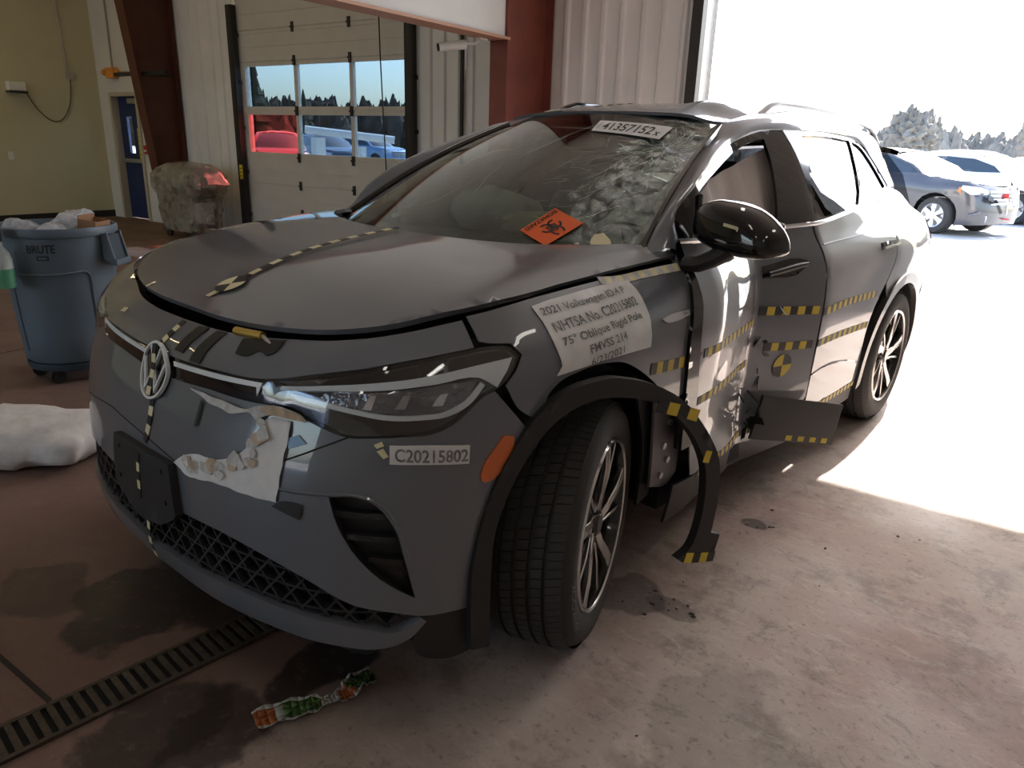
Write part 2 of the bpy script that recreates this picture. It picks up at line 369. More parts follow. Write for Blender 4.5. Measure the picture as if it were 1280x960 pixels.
# ---------------------------------------------------------------- materials
def floor_mat():
    m = bpy.data.materials.new('stained_concrete'); m.use_nodes = True; t = m.node_tree; p = t.nodes['Principled BSDF']; L = t.links.new; N = t.nodes.new
    g = N('ShaderNodeNewGeometry'); pos = g.outputs['Position']
    def nz(sc, det=8, rough=.6, vec=None, dist=0):
        n = N('ShaderNodeTexNoise'); n.inputs['Scale'].default_value = sc; n.inputs['Detail'].default_value = det; n.inputs['Roughness'].default_value = rough; n.inputs['Distortion'].default_value = dist
        L(vec or pos, n.inputs['Vector']); return n.outputs[0]
    def ramp(v, a, b):
        r = N('ShaderNodeMapRange'); r.interpolation_type = 'SMOOTHSTEP'; r.inputs[1].default_value = a; r.inputs[2].default_value = b; L(v, r.inputs[0]); return r.outputs[0]
    def mix(f, a, b, mode='MIX'):
        x = N('ShaderNodeMix'); x.data_type = 'RGBA'; x.blend_type = mode
        if hasattr(f, 'links'): L(f, x.inputs[0])
        else: x.inputs[0].default_value = f
        for s, v in ((x.inputs[6], a), (x.inputs[7], b)):
            if isinstance(v, tuple): s.default_value = (*v, 1)
            else: L(v, s)
        return x.outputs[2]
    def mul(a, k):
        x = N('ShaderNodeMath'); x.operation = 'MULTIPLY'; L(a, x.inputs[0])
        if hasattr(k, 'links'): L(k, x.inputs[1])
        else: x.inputs[1].default_value = k
        return x.outputs[0]
    mp = N('ShaderNodeMapping'); mp.inputs['Rotation'].default_value = (0, 0, R(28)); mp.inputs['Scale'].default_value = (1, 2.4, 1); L(pos, mp.inputs[0])
    c = mix(ramp(nz(.55, 4), .42, .62), (.47, .395, .35), (.44, .32, .29))
    c = mix(mul(ramp(nz(3.2, 8, .75), .50, .66), .65), c, (.21, .17, .145))
    c = mix(mul(ramp(nz(7, 10, .82, mp.outputs[0], .8), .50, .64), .55), c, (.60, .53, .48))
    c = mix(mul(ramp(nz(38, 6, .7), .56, .66), .55), c, (.17, .14, .12))
    c = mix(mul(ramp(nz(90, 4, .7), .58, .68), .5), c, (.52, .46, .42))
    c = mix(mul(ramp(nz(2.1, 10, .85, None, 1.5), .56, .60), .45), c, (.20, .185, .13))
    # second bay: floor colour turns ochre
    sp = N('ShaderNodeSeparateXYZ'); L(pos, sp.inputs[0])
    c = mix(ramp(sp.outputs[0], -7.9, -8.3), c, (.40, .33, .13))
    # red-brown stained zone in front of the nose, deepened to paint light falloff
    xm = N('ShaderNodeMath'); xm.operation = 'ADD'; L(sp.outputs[0], xm.inputs[0]); L(mul(nz(1.3, 5), 1.6), xm.inputs[1])
    c = mix(mul(ramp(xm.outputs[0], 1.9, .9), .88), c, (.145, .078, .056))
    rgh = ramp(nz(2.2, 5), .3, .7)
    wet = None; fine = ramp(nz(19, 9, .75), .22, .48)
    # spills with shapes of their own: (x, y, rx, ry, strength)
    for (x, y, rx, ry, s) in ((-.24, .0, .22, .24, .95), (-.30, .26, .26, .16, .95), (-.02, .22, .20, .16, .9), (-.52, -.18, .2, .14, .6), (.41, .24, .10, .20, .95), (.32, -.20, .16, .18, .8), (.44, -.10, .14, .16, .8), (.86, 1.12, .14, .12, .6), (1.0, 1.16, .10, .06, .5), (.95, 1.89, .06, .05, .7), (1.35, .75, .22, .3, .25), (1.9, 1.4, .3, .2, .15)):
        a = N('ShaderNodeVectorMath'); a.operation = 'SUBTRACT'; a.inputs[1].default_value = (x, y, 0); L(pos, a.inputs[0])
        nn = N('ShaderNodeTexNoise'); nn.inputs['Scale'].default_value = 5.5; nn.inputs['Detail'].default_value = 6; L(pos, nn.inputs['Vector'])
        o = N('ShaderNodeVectorMath'); o.operation = 'MULTIPLY_ADD'; L(nn.outputs[1], o.inputs[0]); o.inputs[1].default_value = (rx*1.6, ry*1.6, 0); o.inputs[2].default_value = (-rx*.8, -ry*.8, 0)
        b = N('ShaderNodeVectorMath'); b.operation = 'ADD'; L(a.outputs[0], b.inputs[0]); L(o.outputs[0], b.inputs[1])
        d = N('ShaderNodeVectorMath'); d.operation = 'MULTIPLY'; d.inputs[1].default_value = (1/rx, 1/ry, 0); L(b.outputs[0], d.inputs[0])
        ln = N('ShaderNodeVectorMath'); ln.operation = 'LENGTH'; L(d.outputs[0], ln.inputs[0])
        mk = mul(mul(ramp(ln.outputs['Value'], 1.02, .82), fine), s)
        c = mix(mk, c, (.035, .026, .022))
        if wet is None: wet = mk
        else:
            z = N('ShaderNodeMath'); z.operation = 'MAXIMUM'; L(wet, z.inputs[0]); L(mk, z.inputs[1]); wet = z.outputs[0]
    L(c, p.inputs['Base Color'])
    r1 = N('ShaderNodeMapRange'); r1.inputs[3].default_value = .55; r1.inputs[4].default_value = .78; p.inputs['Specular IOR Level'].default_value = .3; L(rgh, r1.inputs[0])
    r2 = N('ShaderNodeMath'); r2.operation = 'MULTIPLY_ADD'; L(wet, r2.inputs[0]); r2.inputs[1].default_value = -.15; L(r1.outputs[0], r2.inputs[2]); L(r2.outputs[0], p.inputs['Roughness'])
    b = N('ShaderNodeBump'); b.inputs['Strength'].default_value = .35; b.inputs['Distance'].default_value = .004; L(nz(30, 8, .7), b.inputs['Height']); L(b.outputs[0], p.inputs['Normal'])
    return m
M_floor = floor_mat()
M_ground = mat('pale_lot_concrete', (.44, .425, .40), .8, var=.12, vscale=1.5, bump=.2, bscale=12)
M_sheet = mat('white_steel_sheet', (.78, .76, .74), .45, var=.05, vscale=2)
M_yellow = mat('cream_painted_block', (.60, .55, .36), .7, var=.05, vscale=1.2, bump=.08, bscale=25)
M_whitewall = mat('white_painted_board', (.68, .66, .62), .6, var=.05, vscale=2)
M_ceil = mat('white_insulation', (.78, .72, .64), .7, var=.08, vscale=1)
M_black = mat('black_rubber_base', (.02, .02, .02), .6)
M_red = mat('red_primer_steel', (.20, .055, .04), .5, var=.18, vscale=3)
M_brown = mat('brown_primer_steel', (.10, .032, .02), .5, var=.2, vscale=3)
M_orange_edge = mat('rust_orange_edge', (.50, .27, .17), .55)
M_gdoor = mat('white_door_steel', (.60, .57, .52), .45, var=.04, vscale=4)
M_track = mat('dark_track_steel', (.045, .042, .04), .5, metal=.4)
M_blue = mat('blue_door_paint', (.012, .028, .10), .4)
M_alu = mat('brushed_aluminium', (.55, .55, .55), .35, metal=.9)
M_frame = mat('beige_door_frame', (.50, .44, .33), .5)
M_pane = glassmat('blue_tint_pane', (.33, .40, .46)); M_panepink = glassmat('red_tint_pane', (.62, .26, .26)); M_paneclear = glassmat('clear_pane', (.8, .85, .85))
M_ylabel = mat('yellow_sign', (.75, .60, .04), .5); M_ink = mat('black_ink', (.012, .012, .012), .6)
M_orange = mat('orange_plastic', (.75, .28, .04), .4); M_redp = mat('red_plastic', (.45, .03, .02), .4); M_whitep = mat('white_plastic', (.75, .74, .70), .4)
M_fill_lamp = mat('fill_lamp_diffuser', (1, .95, .86), .5, emit=3); M_lampw = mat('warm_lamp_diffuser', (1, .80, .42), .5, emit=5)
M_grate = mat('rusty_drain_iron', (.075, .058, .045), .6, metal=.3, bump=.4, bscale=70, var=.35, vscale=30)
M_pit = mat('drain_pit', (.006, .006, .006), .9)
M_joint = mat('joint_sealant', (.03, .022, .018), .8)

# ---------------------------------------------------------------- building (turned 7 degrees to the car)
BA = R(7); BM = Matrix.Rotation(BA, 4, 'Z')
HT = 4.8
def sbox(name, boxes, m, smooth=0, parent=None):
    b = MB(BM)
    for q in boxes: b.bx(*q)
    o = b.build(name, m, parent, smooth)
    if parent is None: o['kind'] = 'structure'
    return o
fl = MB(BM); fl.bx(-11.6, 7, -9, 6.25, -.12, 0); fl = fl.build('floor', M_floor, smooth=0); fl['kind'] = 'structure'
tag(sbox('floor_outside', [(-320, 320, 6.25, 320, -.2, -.03), (-320, 320, -320, -9, -.2, -.03)], M_ground), kind='structure')
sbox('ceiling', [(-11.6, 7.2, -9.2, 6.2, HT, HT+.15)], M_ceil)
wb = sbox('wall_back', [(-11.6, -11.12, 6, 6.2, 0, HT), (-11.12, -10.28, 6, 6.2, 2.03, HT), (-10.28, -7.68, 6, 6.2, 0, HT), (-7.68, -4.36, 6, 6.2, 3.2, HT), (-4.36, -.90, 6, 6.2, 0, HT), (-.90, 2.42, 6, 6.2, 3.92, HT), (2.42, 7.2, 6, 6.2, 0, HT)], M_whitewall)
sbox('wall_left', [(-11.65, -11.45, -9, 6.0, 0, HT)], M_yellow)
sbox('baseboard_left', [(-11.45, -11.43, -9, 6.0, 0, .11)], M_black)
sbox('wall_right', [(7, 7.2, -9, 6.2, 0, HT)], M_whitewall)
sbox('wall_front', [(-11.6, -7.6, -9.2, -9, 0, HT), (-7.6, -2.4, -9.2, -9, 4.0, HT), (-2.4, -1.6, -9.2, -9, 0, HT), (-1.6, 2.8, -9.2, -9, 0, HT), (2.8, 7.2, -9.2, -9, 0, HT)], M_sheet)  # unseen bay opening in this wall, added to daylight the car nose
# partition header between the two bays, hung from the red column
ph = sbox('wall_partition', [(-2.66, -2.52, -9, 5.18, 2.37, HT)], M_whitewall)
sbox('edge_angle', [(-2.70, -2.48, -9, 5.2, 2.345, 2.37)], M_orange_edge, parent=ph)
# corrugated sheets: real ribs
def sheet(x0, x1, z0, z1, parent):
    b = MB(BM); per = .205; prof = [(0, 0), (.12, 0), (.138, .028), (.172, .028), (.19, 0)]; pts = []; x = x0
    k = 0
    while True:
        done = False
        for (dx, d) in prof:
            X = x0+k*per+dx
            if X >= x1: pts.append((x1, 0)); done = True; break
            pts.append((X, d))
        if done: break
        k += 1
    b.grid([[(X, 5.995-d, z) for X, d in pts] for z in (z0, z1)])
    b.grid([[(X, 5.999, z0) for X, d in pts], [(X, 5.995-d, z0) for X, d in pts]])
    return b.build('corrugated_sheet', M_sheet, parent, smooth=0)
for (x0, x1) in ((-9.08, -8.38), (-8.38, -7.68), (-4.30, -3.42), (-3.42, -2.62), (-2.50, -1.66), (-1.66, -1.0)): sheet(x0, x1, 0, HT, wb)
sheet(-1.0, 1.4, 3.95, HT, wb); sheet(1.4, 2.55, 3.95, HT, wb); sheet(2.55, 5.0, 0, HT, wb); sheet(5.0, 7.0, 0, HT, wb)
t1 = sbox('trim_1', [(-1.0, -.90, 5.9, 6.26, 0, 3.95)], M_track); sbox('trim_2', [(2.42, 2.54, 5.9, 6.26, 0, 3.95)], M_track); sbox('trim_3', [(-1.0, 2.54, 5.9, 6.26, 3.92, 4.02)], M_track)
sbox('trim_4', [(-3.66, -3.63, 5.93, 5.965, 0, 2.6)], M_track)
# tapered steel frame columns
def column(name, x, yb, yt, zt, m, label):
    e = empty(name, BM @ Vector((x, 5.7, 0)), label, 'column')
    def w(o): return o
    b = MB(BM); b.add([(x-.012, 5.97, 0), (x-.012, yb, 0), (x-.012, yt, zt), (x-.012, 5.97, zt), (x+.012, 5.97, 0), (x+.012, yb, 0), (x+.012, yt, zt), (x+.012, 5.97, zt)], [(0,1,2,3),(7,6,5,4),(0,4,5,1),(1,5,6,2),(2,6,7,3),(3,7,4,0)]); b.build('web', m, e, 0)
    b = MB(BM); b.add([(x+dx, y+dy, z) for (y, z) in ((yb, 0), (yt, zt)) for dx in (-.10, .10) for dy in (-.016, .0)], [(0,1,3,2),(4,6,7,5),(0,4,5,1),(2,3,7,6),(1,5,7,3),(0,2,6,4)]); b.build('inner_flange', m, e, 0)
    MB(BM).bx(x-.10, x+.10, 5.95, 5.966, 0, zt).build('outer_flange', m, e, 0)
    MB(BM).bx(x-.12, x+.12, yb-.04, 5.968, 0, .02).build('base_plate', m, e, 0)
    return e
column('steel_column', -9.15, 5.60, 5.05, HT, M_brown, 'tapered brown steel column behind the plastic-draped grill')
column('steel_column', -2.59, 5.18, 5.18, HT, M_red, 'red painted steel column between the two bays')
# ---------------------------------------------------------------- blue side door
d1 = empty('door_1', BM @ Vector((-10.7, 6.1, 0))); d1['kind'] = 'structure'
MB(BM).bx(-11.12, -11.06, 5.97, 6.2, 0, 2.03).bx(-10.34, -10.28, 5.97, 6.2, 0, 2.03).bx(-11.06, -10.34, 5.97, 6.2, 1.97, 2.03).build('door_frame', M_frame, d1, 0)
MB(BM).bx(-11.06, -10.86, 6.09, 6.13, .01, 1.97).bx(-10.70, -10.34, 6.09, 6.13, .01, 1.97).bx(-10.86, -10.70, 6.09, 6.13, .01, 1.08).bx(-10.86, -10.70, 6.09, 6.13, 1.66, 1.97).build('door_leaf', M_blue, d1, 0)
MB(BM).bx(-10.86, -10.70, 6.105, 6.115, 1.08, 1.66).build('pane', M_paneclear, d1, 0)
MB(BM).bx(-11.04, -10.40, 6.03, 6.06, .93, .99).bx(-11.0, -10.96, 6.06, 6.09, .93, .99).bx(-10.46, -10.42, 6.06, 6.09, .93, .99).build('push_bar', M_alu, d1, 0)
MB(BM).bx(-10.72, -10.44, 6.05, 6.09, 1.86, 1.94).build('door_closer', M_alu, d1, 0)
s = MB(BM).bx(-10.56, -10.40, 6.075, 6.089, 1.0, 1.48).build('warning_sign', M_ylabel, d1, 0); s['label'] = 'yellow warning sign with black marks'
for k in range(6): MB(BM).bx(-10.535, -10.425 - .02*(k % 2), 6.0735, 6.0749, 1.40-k*.07, 1.425-k*.07).build('lettering', M_ink, s, 0)
# ---------------------------------------------------------------- sectional garage door with windows
d2 = empty('door_2', BM @ Vector((-6, 6.1, 0))); d2['kind'] = 'structure'
X0, X1 = -7.66, -4.40; YD = 6.02
def section(z0, z1):
    b = MB(BM); b.bx(X0, X1, YD, YD+.05, z0+.001, z1-.001); b.bx(X0, X1, YD+.03, YD+.07, z0-.02, z0+.02); zm = (z0+z1)/2
    for z in (zm-.012,): b.bx(X0, X1, YD-.008, YD, z, z+.024)
    b.bx(X0, X1, YD-.008, YD, z0+.008, z0+.045); b.bx(X0, X1, YD-.008, YD, z1-.045, z1-.008)
    return b.build('section', M_gdoor, d2, 0)
for z0, z1 in ((.0, .40), (.40, .78), (.78, 1.15), (2.38, 2.78), (2.78, 3.2)): section(z0, z1)
XW = [-7.55, -6.50, -5.46, -4.50]
for i, (z0, z1) in enumerate(((1.15, 1.755), (1.755, 2.38))):
    b = MB(BM); zb, zt = z0+.055, z1-.05
    b.bx(X0, X1, YD, YD+.05, z0+.001, zb); b.bx(X0, X1, YD+.03, YD+.07, z0-.02, z0+.02); b.bx(X0, X1, YD, YD+.05, zt, z1-.001)
    xs = [X0, XW[0]+.0, XW[1]-.03, XW[1]+.03, XW[2]-.03, XW[2]+.03, XW[3], X1]
    for a in range(0, 8, 2): b.bx(xs[a], xs[a+1], YD, YD+.05, zb, zt)
    f = b.build('window_section', M_gdoor, d2, 0)
    for k, (a, c) in enumerate(((1, 2), (3, 4), (5, 6))):
        MB(BM).bx(xs[a], xs[c], YD+.02, YD+.026, zb, zt).build('pane', M_panepink if (i == 0 and k == 0) else M_pane, f, 0)
for z in (.40, .78, 1.15, 1.755, 2.38, 2.78):
    for x in (XW[1], XW[2]):
        b = MB(BM); b.bx(x-.022, x+.022, YD-.022, YD-.008, z-.06, z+.06); b.cyl((x-.03, YD-.024, z), (x+.03, YD-.024, z), .012, n=8); b.build('hinge', M_track, d2, 0)
for x in (X0+.0, X1-.0):
    b = MB(BM); b.bx(x-.06, x+.02 if x < -6 else x+.06, 5.90, 5.93, 0, 3.1); b.bx(x-.06, x-.04, 5.90, 5.99, 0, 3.1); b.bx(x+.03, x+.05, 5.90, 5.99, 0, 3.1)
    for z in (.3, .9, 1.5, 2.1, 2.7): b.bx(x-.07, x+.07, 5.955, 5.99, z, z+.05)
    b.build('door_track', M_track, d2, 0)
s = MB(BM).bx(X0+.0, X0+.055, 5.885, 5.899, .82, 1.02).build('caution_label', M_ylabel, d2, 0)
for k in range(3): MB(BM).bx(X0+.012, X0+.044, 5.8835, 5.8849, .86+k*.05, .875+k*.05).build('lettering', M_ink, s, 0)
tag(MB(BM).tube([(-4.86, 5.9, 3.3), (-4.84, 5.9, 2.4), (-4.80, 5.9, 1.5), (-4.76, 5.9, .6)], .008, 6).build('pull_rope', M_ink), 'thin dark pull rope hanging in front of the garage door windows', 'rope')

# ---------------------------------------------------------------- floor drain and joints
GX, GW = .118, .118
def gm(x, y): return (x, y)
dr = empty('drain_grate', (GX, 0, 0), 'rusty iron trench drain grate running under the car nose', 'drain grate')
DM = Matrix.Translation((GX, 0, 0)) @ Matrix.Rotation(R(-1.5), 4, 'Z')
MB(DM).bx(-.068, .068, -1.6, 2.6, .0005, .002).build('pit', M_pit, dr, 0)
for s_ in (-1, 1): MB(DM).bx(min(s_*.068, s_*.055), max(s_*.068, s_*.055), -1.6, 2.6, .001, .010).build('rail', M_grate, dr, 0)
slat_me = None
for i in range(135):
    y = -1.58+i*.031
    if slat_me is None:
        o = MB(DM).bx(-.055, .055, y, y+.016, .001, .009).build('slat', M_grate, dr, 0, .0015); slat_me = o.data; p0 = Vector(o.location); y0 = y
    else:
        o2 = bpy.data.objects.new('slat', slat_me); col.objects.link(o2); o2.parent = dr; o2.location = p0+(DM.to_3x3() @ Vector((0, y-y0, 0)))
tag(MB(BM).bx(-11.4, -.02, -.36, -.345, .0002, .0015).build('trim_5', M_joint, smooth=0), kind='structure')
tag(MB(BM).bx(-3.6, -3.588, -9, 6, .0002, .0015).build('trim_6', M_joint, smooth=0), kind='structure')

# ---------------------------------------------------------------- wall fixtures
e = empty('emergency_light', BM @ Vector((-10.88, 5.95, 2.25)), 'orange emergency light box above the blue door', 'light fixture')
MB(BM).bx(-11.0, -10.76, 5.90, 5.999, 2.24, 2.40).build('housing', M_orange, e, 0, .01)
for x in (-11.07, -10.69): MB(BM).sell((x, 5.93, 2.33), (.05, .05, .05), (1, 1), 12, 8).build('lamp_head', M_orange, e)
MB(BM).cyl((-10.66, 5.97, 2.33), (-9.3, 5.97, 2.345), .012, n=8).build('conduit', M_alu, e)
MB(BM).cyl((-10.9, 5.975, 2.40), (-10.9, 5.975, HT), .014, n=8).build('conduit', M_alu, e)
e = empty('fire_alarm_pull', BM @ Vector((-10.16, 5.97, 1.06)), 'small red alarm pull beside the blue door', 'alarm')
MB(BM).bx(-10.21, -10.11, 5.95, 5.999, 1.08, 1.22).build('housing', M_redp, e, 0, .006)
MB(BM).bx(-10.19, -10.13, 5.935, 5.95, 1.12, 1.15).build('lever', M_whitep, e, 0)
MB(BM).cyl((-10.16, 5.985, 1.22), (-10.16, 5.985, 2.0), .01, n=8).build('conduit', M_alu, e)
e = empty('wall_speaker', BM @ Vector((-11.43, 4.7, 1.93)), 'small white box with trailing cable on the cream wall', 'wall box')
MB(BM).bx(-11.449, -11.33, 4.58, 4.82, 1.97, 2.10).build('housing', M_whitep, e, 0, .01)
MB(BM).bx(-11.449, -11.31, 4.57, 4.83, 1.94, 1.965).build('shelf', M_track, e, 0)
MB(BM).tube(smoothpoly([(-11.42, 4.85, 1.95), (-11.43, 4.98, 1.72), (-11.43, 5.18, 1.55), (-11.43, 5.36, 1.60), (-11.43, 5.5, 1.85), (-11.43, 5.55, 2.2)], 5), .007, 6).build('cable', M_track, e)
e = empty('conduit_drop', BM @ Vector((-11.43, 5.55, 2.2)), 'grey conduit running down the cream wall to a small box', 'conduit')
MB(BM).cyl((-11.435, 5.52, 2.3), (-11.435, 5.42, HT), .013, n=8).build('pipe', M_alu, e); MB(BM).bx(-11.449, -11.40, 5.49, 5.59, 2.2, 2.32).build('junction_box', M_alu, e, 0)
tag(MB(BM).bx(-11.449, -11.44, 4.45, 4.53, .95, 1.07).build('outlet_plate', M_whitep, smooth=0), 'white outlet plate low on the cream wall', 'outlet')
e = empty('bracket_arm', BM @ Vector((-9.2, 5.5, 2.2)), 'dark steel bracket arm sticking out across the brown column', 'bracket')
MB(BM).bx(-9.9, -8.55, 5.44, 5.48, 2.205, 2.255).build('arm', M_track, e, 0); MB(BM).bx(-9.17, -9.12, 5.44, 5.9, 2.215, 2.245).build('stay', M_track, e, 0)
# security camera under the header
e = empty('security_camera', BM @ Vector((-2.72, 4.95, 2.27)), 'white bullet security camera hanging beside the red column', 'camera')
MB(BM).cyl((-2.95, 4.72, 2.25), (-2.79, 4.92, 2.29), .042, n=16).build('body', M_whitep, e)
MB(BM).cyl((-2.958, 4.71, 2.248), (-2.95, 4.72, 2.25), .034, n=16).build('lens', M_ink, e)
MB(BM).tube([(-2.80, 4.90, 2.30), (-2.72, 4.97, 2.30), (-2.66, 5.0, 2.36)], .014, 8).build('arm', M_whitep, e); MB(BM).bx(-2.68, -2.64, 4.94, 5.06, 2.33, 2.45).build('mount', M_whitep, e, 0)
MB(BM).tube(smoothpoly([(-2.70, 5.02, 2.40), (-2.74, 4.98, 2.47), (-2.70, 4.92, 2.50), (-2.67, 5.0, 2.44)], 4), .006, 6).build('cable', M_whitep, e)
MB(BM).cyl((-2.80, 4.93, 2.28), (-2.80, 4.93, 2.08), .005, n=6).build('loose_wire', M_whitep, e)
# unseen ceiling lamps; those of the car bay are added as fill light
for i, (x, y, wm) in enumerate(((0.2, 3.0, 0), (3.4, 3.0, 0), (0.2, -1.5, 0), (3.4, -1.5, 0), (.2, -6, 0), (3.4, -6, 0), (-9.6, 2.5, 1), (-6, 2.5, 1), (-9.6, -2.5, 1), (-6, -2.5, 1))):
    e = empty('unseen_ceiling_lamp', BM @ Vector((x, y, HT-.25)), ('added fill lamp above the car bay' if not wm else 'warm ceiling lamp above the far bay'), 'lamp', 'added fill lamps of the car bay' if not wm else 'ceiling lamps of the far bay')
    MB(BM).bx(x-.16, x+.16, y-.65, y+.65, HT-.17, HT-.12).build('reflector', M_whitep, e, 0)
    MB(BM).bx(x-.13, x+.13, y-.6, y+.6, HT-.195, HT-.171).build('diffuser', M_lampw if wm else M_fill_lamp, e, 0)
    for s_ in (-.5, .5): MB(BM).cyl((x, y+s_, HT-.12), (x, y+s_, HT), .006, n=6).build('hanger', M_alu, e)
# ---------------------------------------------------------------- the crashed car
M_paint = mat('grey_car_paint', (.135, .147, .168), .38, metal=.1, coat=1.0, spec=.25)
M_gloss = mat('gloss_black', (.006, .006, .007), .08, coat=.6); M_plast = mat('black_grained_plastic', (.018, .018, .019), .5, bump=.15, bscale=400)
M_under = mat('underbody_black', (.008, .008, .008), .8); M_chrome = mat('chrome', (.75, .75, .77), .12, metal=1); M_satin = mat('satin_silver', (.60, .61, .63), .28, metal=.85)
M_guide = mat('frosted_light_guide', (.78, .82, .85), .25, coat=.5); M_refl = mat('lamp_reflector', (.20, .20, .22), .15, metal=1, bump=.9, bscale=35)
M_lens = glassmat('lamp_cover', (.94, .95, .96)); M_glass = glassmat('windscreen_glass', (.50, .55, .53), 1.0); M_sglass = glassmat('side_glass', (.95, .96, .96)); M_dglass = glassmat('privacy_glass', (.28, .28, .30))
M_amber = mat('amber_reflector', (.62, .13, .015), .3, coat=.6); M_tyre = mat('tyre_rubber', (.036, .035, .034), .75, bump=.15, bscale=90); M_tyretxt = mat('tyre_lettering', (.10, .10, .10), .5)
M_rim = mat('machined_alloy', (.62, .60, .58), .22, metal=1); M_rimb = mat('black_alloy', (.012, .012, .013), .2, coat=.6)
M_ytape = mat('yellow_tape', (.66, .50, .05), .55); M_ctape = mat('cream_tape', (.72, .66, .42), .55); M_btape = mat('black_tape', (.015, .015, .015), .5)
M_paper = mat('white_paper', (.72, .72, .72), .7, var=.06, vscale=30); M_tornp = mat('torn_backing', (.55, .55, .54), .8, var=.2, vscale=40, bump=.6, bscale=60); M_tan = mat('tan_paper', (.48, .38, .28), .8, var=.2, vscale=40)
M_fadeink = mat('faded_ink', (.20, .20, .20), .8, var=.6, vscale=45); M_orangelab = mat('orange_label', (.85, .13, .02), .5); M_bluetag = mat('blue_sticker', (.25, .42, .62), .5)
M_bag = mat('airbag_cloth', (.88, .82, .80), .85, bump=.25, bscale=18); 
def cloth(m):
    t = m.node_tree; p = t.nodes['Principled BSDF']; o = t.nodes['Material Output']; tr = t.nodes.new('ShaderNodeBsdfTranslucent'); tr.inputs[0].default_value = (.85, .72, .70, 1); mx = t.nodes.new('ShaderNodeMixShader'); mx.inputs[0].default_value = .3
    t.links.new(p.outputs[0], mx.inputs[1]); t.links.new(tr.outputs[0], mx.inputs[2]); t.links.new(mx.outputs[0], o.inputs[0])
cloth(M_bag); M_seat = mat('dark_seat_cloth', (.035, .035, .04), .9); M_dash = mat('dark_dashboard', (.02, .02, .022), .6); M_belt = mat('beige_cloth', (.45, .38, .26), .9, var=.2, vscale=15)
M_inner = mat('bare_body_metal', (.20, .19, .20), .45, metal=.3); M_tail = mat('tail_lamp_red', (.28, .015, .015), .15, coat=.8); M_crack = mat('crack_white', (.42, .50, .45), .6); M_brass = mat('brass_striker', (.62, .42, .10), .3, metal=.8)
TB = [M_btape, M_ytape]; TC = [M_btape, M_ctape]
car = empty('crashed_car', (0, 2.3, 0), 'grey crash-tested electric crossover with crushed left door', 'car')
def sg(poly, s): return [(a*s, b) for a, b in poly]
def P(name, poly, fn, m, st=.04, parent=None, label=None, **k):
    k['holes'] = [smc(h) for h in k.get('holes', ())]
    o = panel(name, smc(poly), fn, m, parent or car, st, **k)
    if label: o['label'] = label
    return o
def patch(name, poly, m, off=.003, fn=side, parent=None, label=None, th=.0012, st=.03, **k): return P(name, poly, fn, m, st, parent, label, th=th, off=off, **k)
HUBF, HUBR = (.885, .885, .37), (.915, 3.60, .368)
def arc(cx, cz, r, a0, a1, n=14): return [(cx+r*math.cos(R(a0+(a1-a0)*i/n)), cz+r*math.sin(R(a0+(a1-a0)*i/n))) for i in range(n+1)]
UF, UR = 1.53, 4.25
# --- nose
vent = [(.701,.667),(.771,.671),(.819,.651),(.857,.601),(.882,.51),(.904,.405),(.828,.462),(.755,.544),(.721,.605)]
up = [(0,.813),(.10,.816),(.265,.827),(.444,.830),(.515,.834),(.625,.822),(.675,.812),(.746,.800),(.805,.803),(.883,.807),(.948,.810),(.993,.826),(1.038,.861),(1.07,.885),(1.091,.892),(1.172,.787),(1.136,.722),(1.083,.629),(1.055,.5),(1.048,.375),(1.048,.335),(.915,.353),(.853,.374),(.757,.398),(.635,.454),(.5,.486),(.357,.500),(.168,.490),(0,.485)]
bumper = P('front_bumper', both(up), side, M_paint, .035, holes=[vent, mirror(vent)], label='grey front bumper cover')
for s in (1, -1):
    v = P('bumper_vent', sg(smoothpoly(vent, 3, True), s), side, M_plast, .03, off=-.035, th=.004)
    for (a, b) in (((.715,.625),(.840,.620)),((.742,.570),(.862,.560)),((.795,.512),(.878,.500))):
        q = [(a[0], a[1]-.008), (b[0], b[1]-.008), (b[0], b[1]+.006), (a[0], a[1]+.006)]
        P('fin', sg(q, s), side, M_plast, .03, parent=v, off=-.012, th=.02)
    # side walls of the vent
    lip = sg(vent, s); lp = np.array(smoothpoly(lip, 3, True)+[lip[0]]); Po = side(lp[:, 0], lp[:, 1]); Nn = sn(side, lp[:, 0], lp[:, 1])
    MB().grid([[tuple(p) for p in Po], [tuple(p) for p in Po-Nn*.037]]).build('vent_wall', M_plast, v)
    P('bumper_end', sg([(.915,.350),(1.048,.334),(1.10,.334),(1.105,.20),(1.06,.172),(.96,.185),(.915,.225),(.895,.28),(.93,.33)], s), side, M_plast, .03, th=.006)
P('nose_panel', both([(0,.870),(.08,.870),(.305,.880),(.469,.889),(.609,.917),(.784,.945),(.922,.967),(1.044,.983),(1.068,.986),(1.072,1.035),(.896,1.008),(.618,.976),(.454,.962),(.274,.952),(.161,.948),(0,.947)]), side, M_paint, .025)
P('nose_dark_backing', both([(0,.955),(.6,.975),(1.06,1.03),(1.10,.93),(1.15,.80),(1.05,.60),(1.0,.40),(.5,.47),(0,.46)]), side, M_under, .06, off=-.055)  # black backing sheet, put here so the nose gaps read dark
band = P('grille_band', both([(0,.869),(.076,.868),(.305,.878),(.468,.887),(.526,.890),(.507,.835),(.444,.831),(.265,.828),(.075,.815),(0,.814)]), side, M_gloss, .025, off=-.002)
for s in (1, -1):
    o = P('light_strip', sg([(.079,.860),(.306,.873),(.469,.880),(.465,.869),(.308,.861),(.083,.848)], s), side, M_guide, .03, parent=band, off=.003, th=.004); o['label'] = 'pale light strip'
    P('strip_end', sg([(.452,.868),(.465,.868),(.456,.848)], s), side, M_guide, .02, parent=band, off=.003, th=.004)
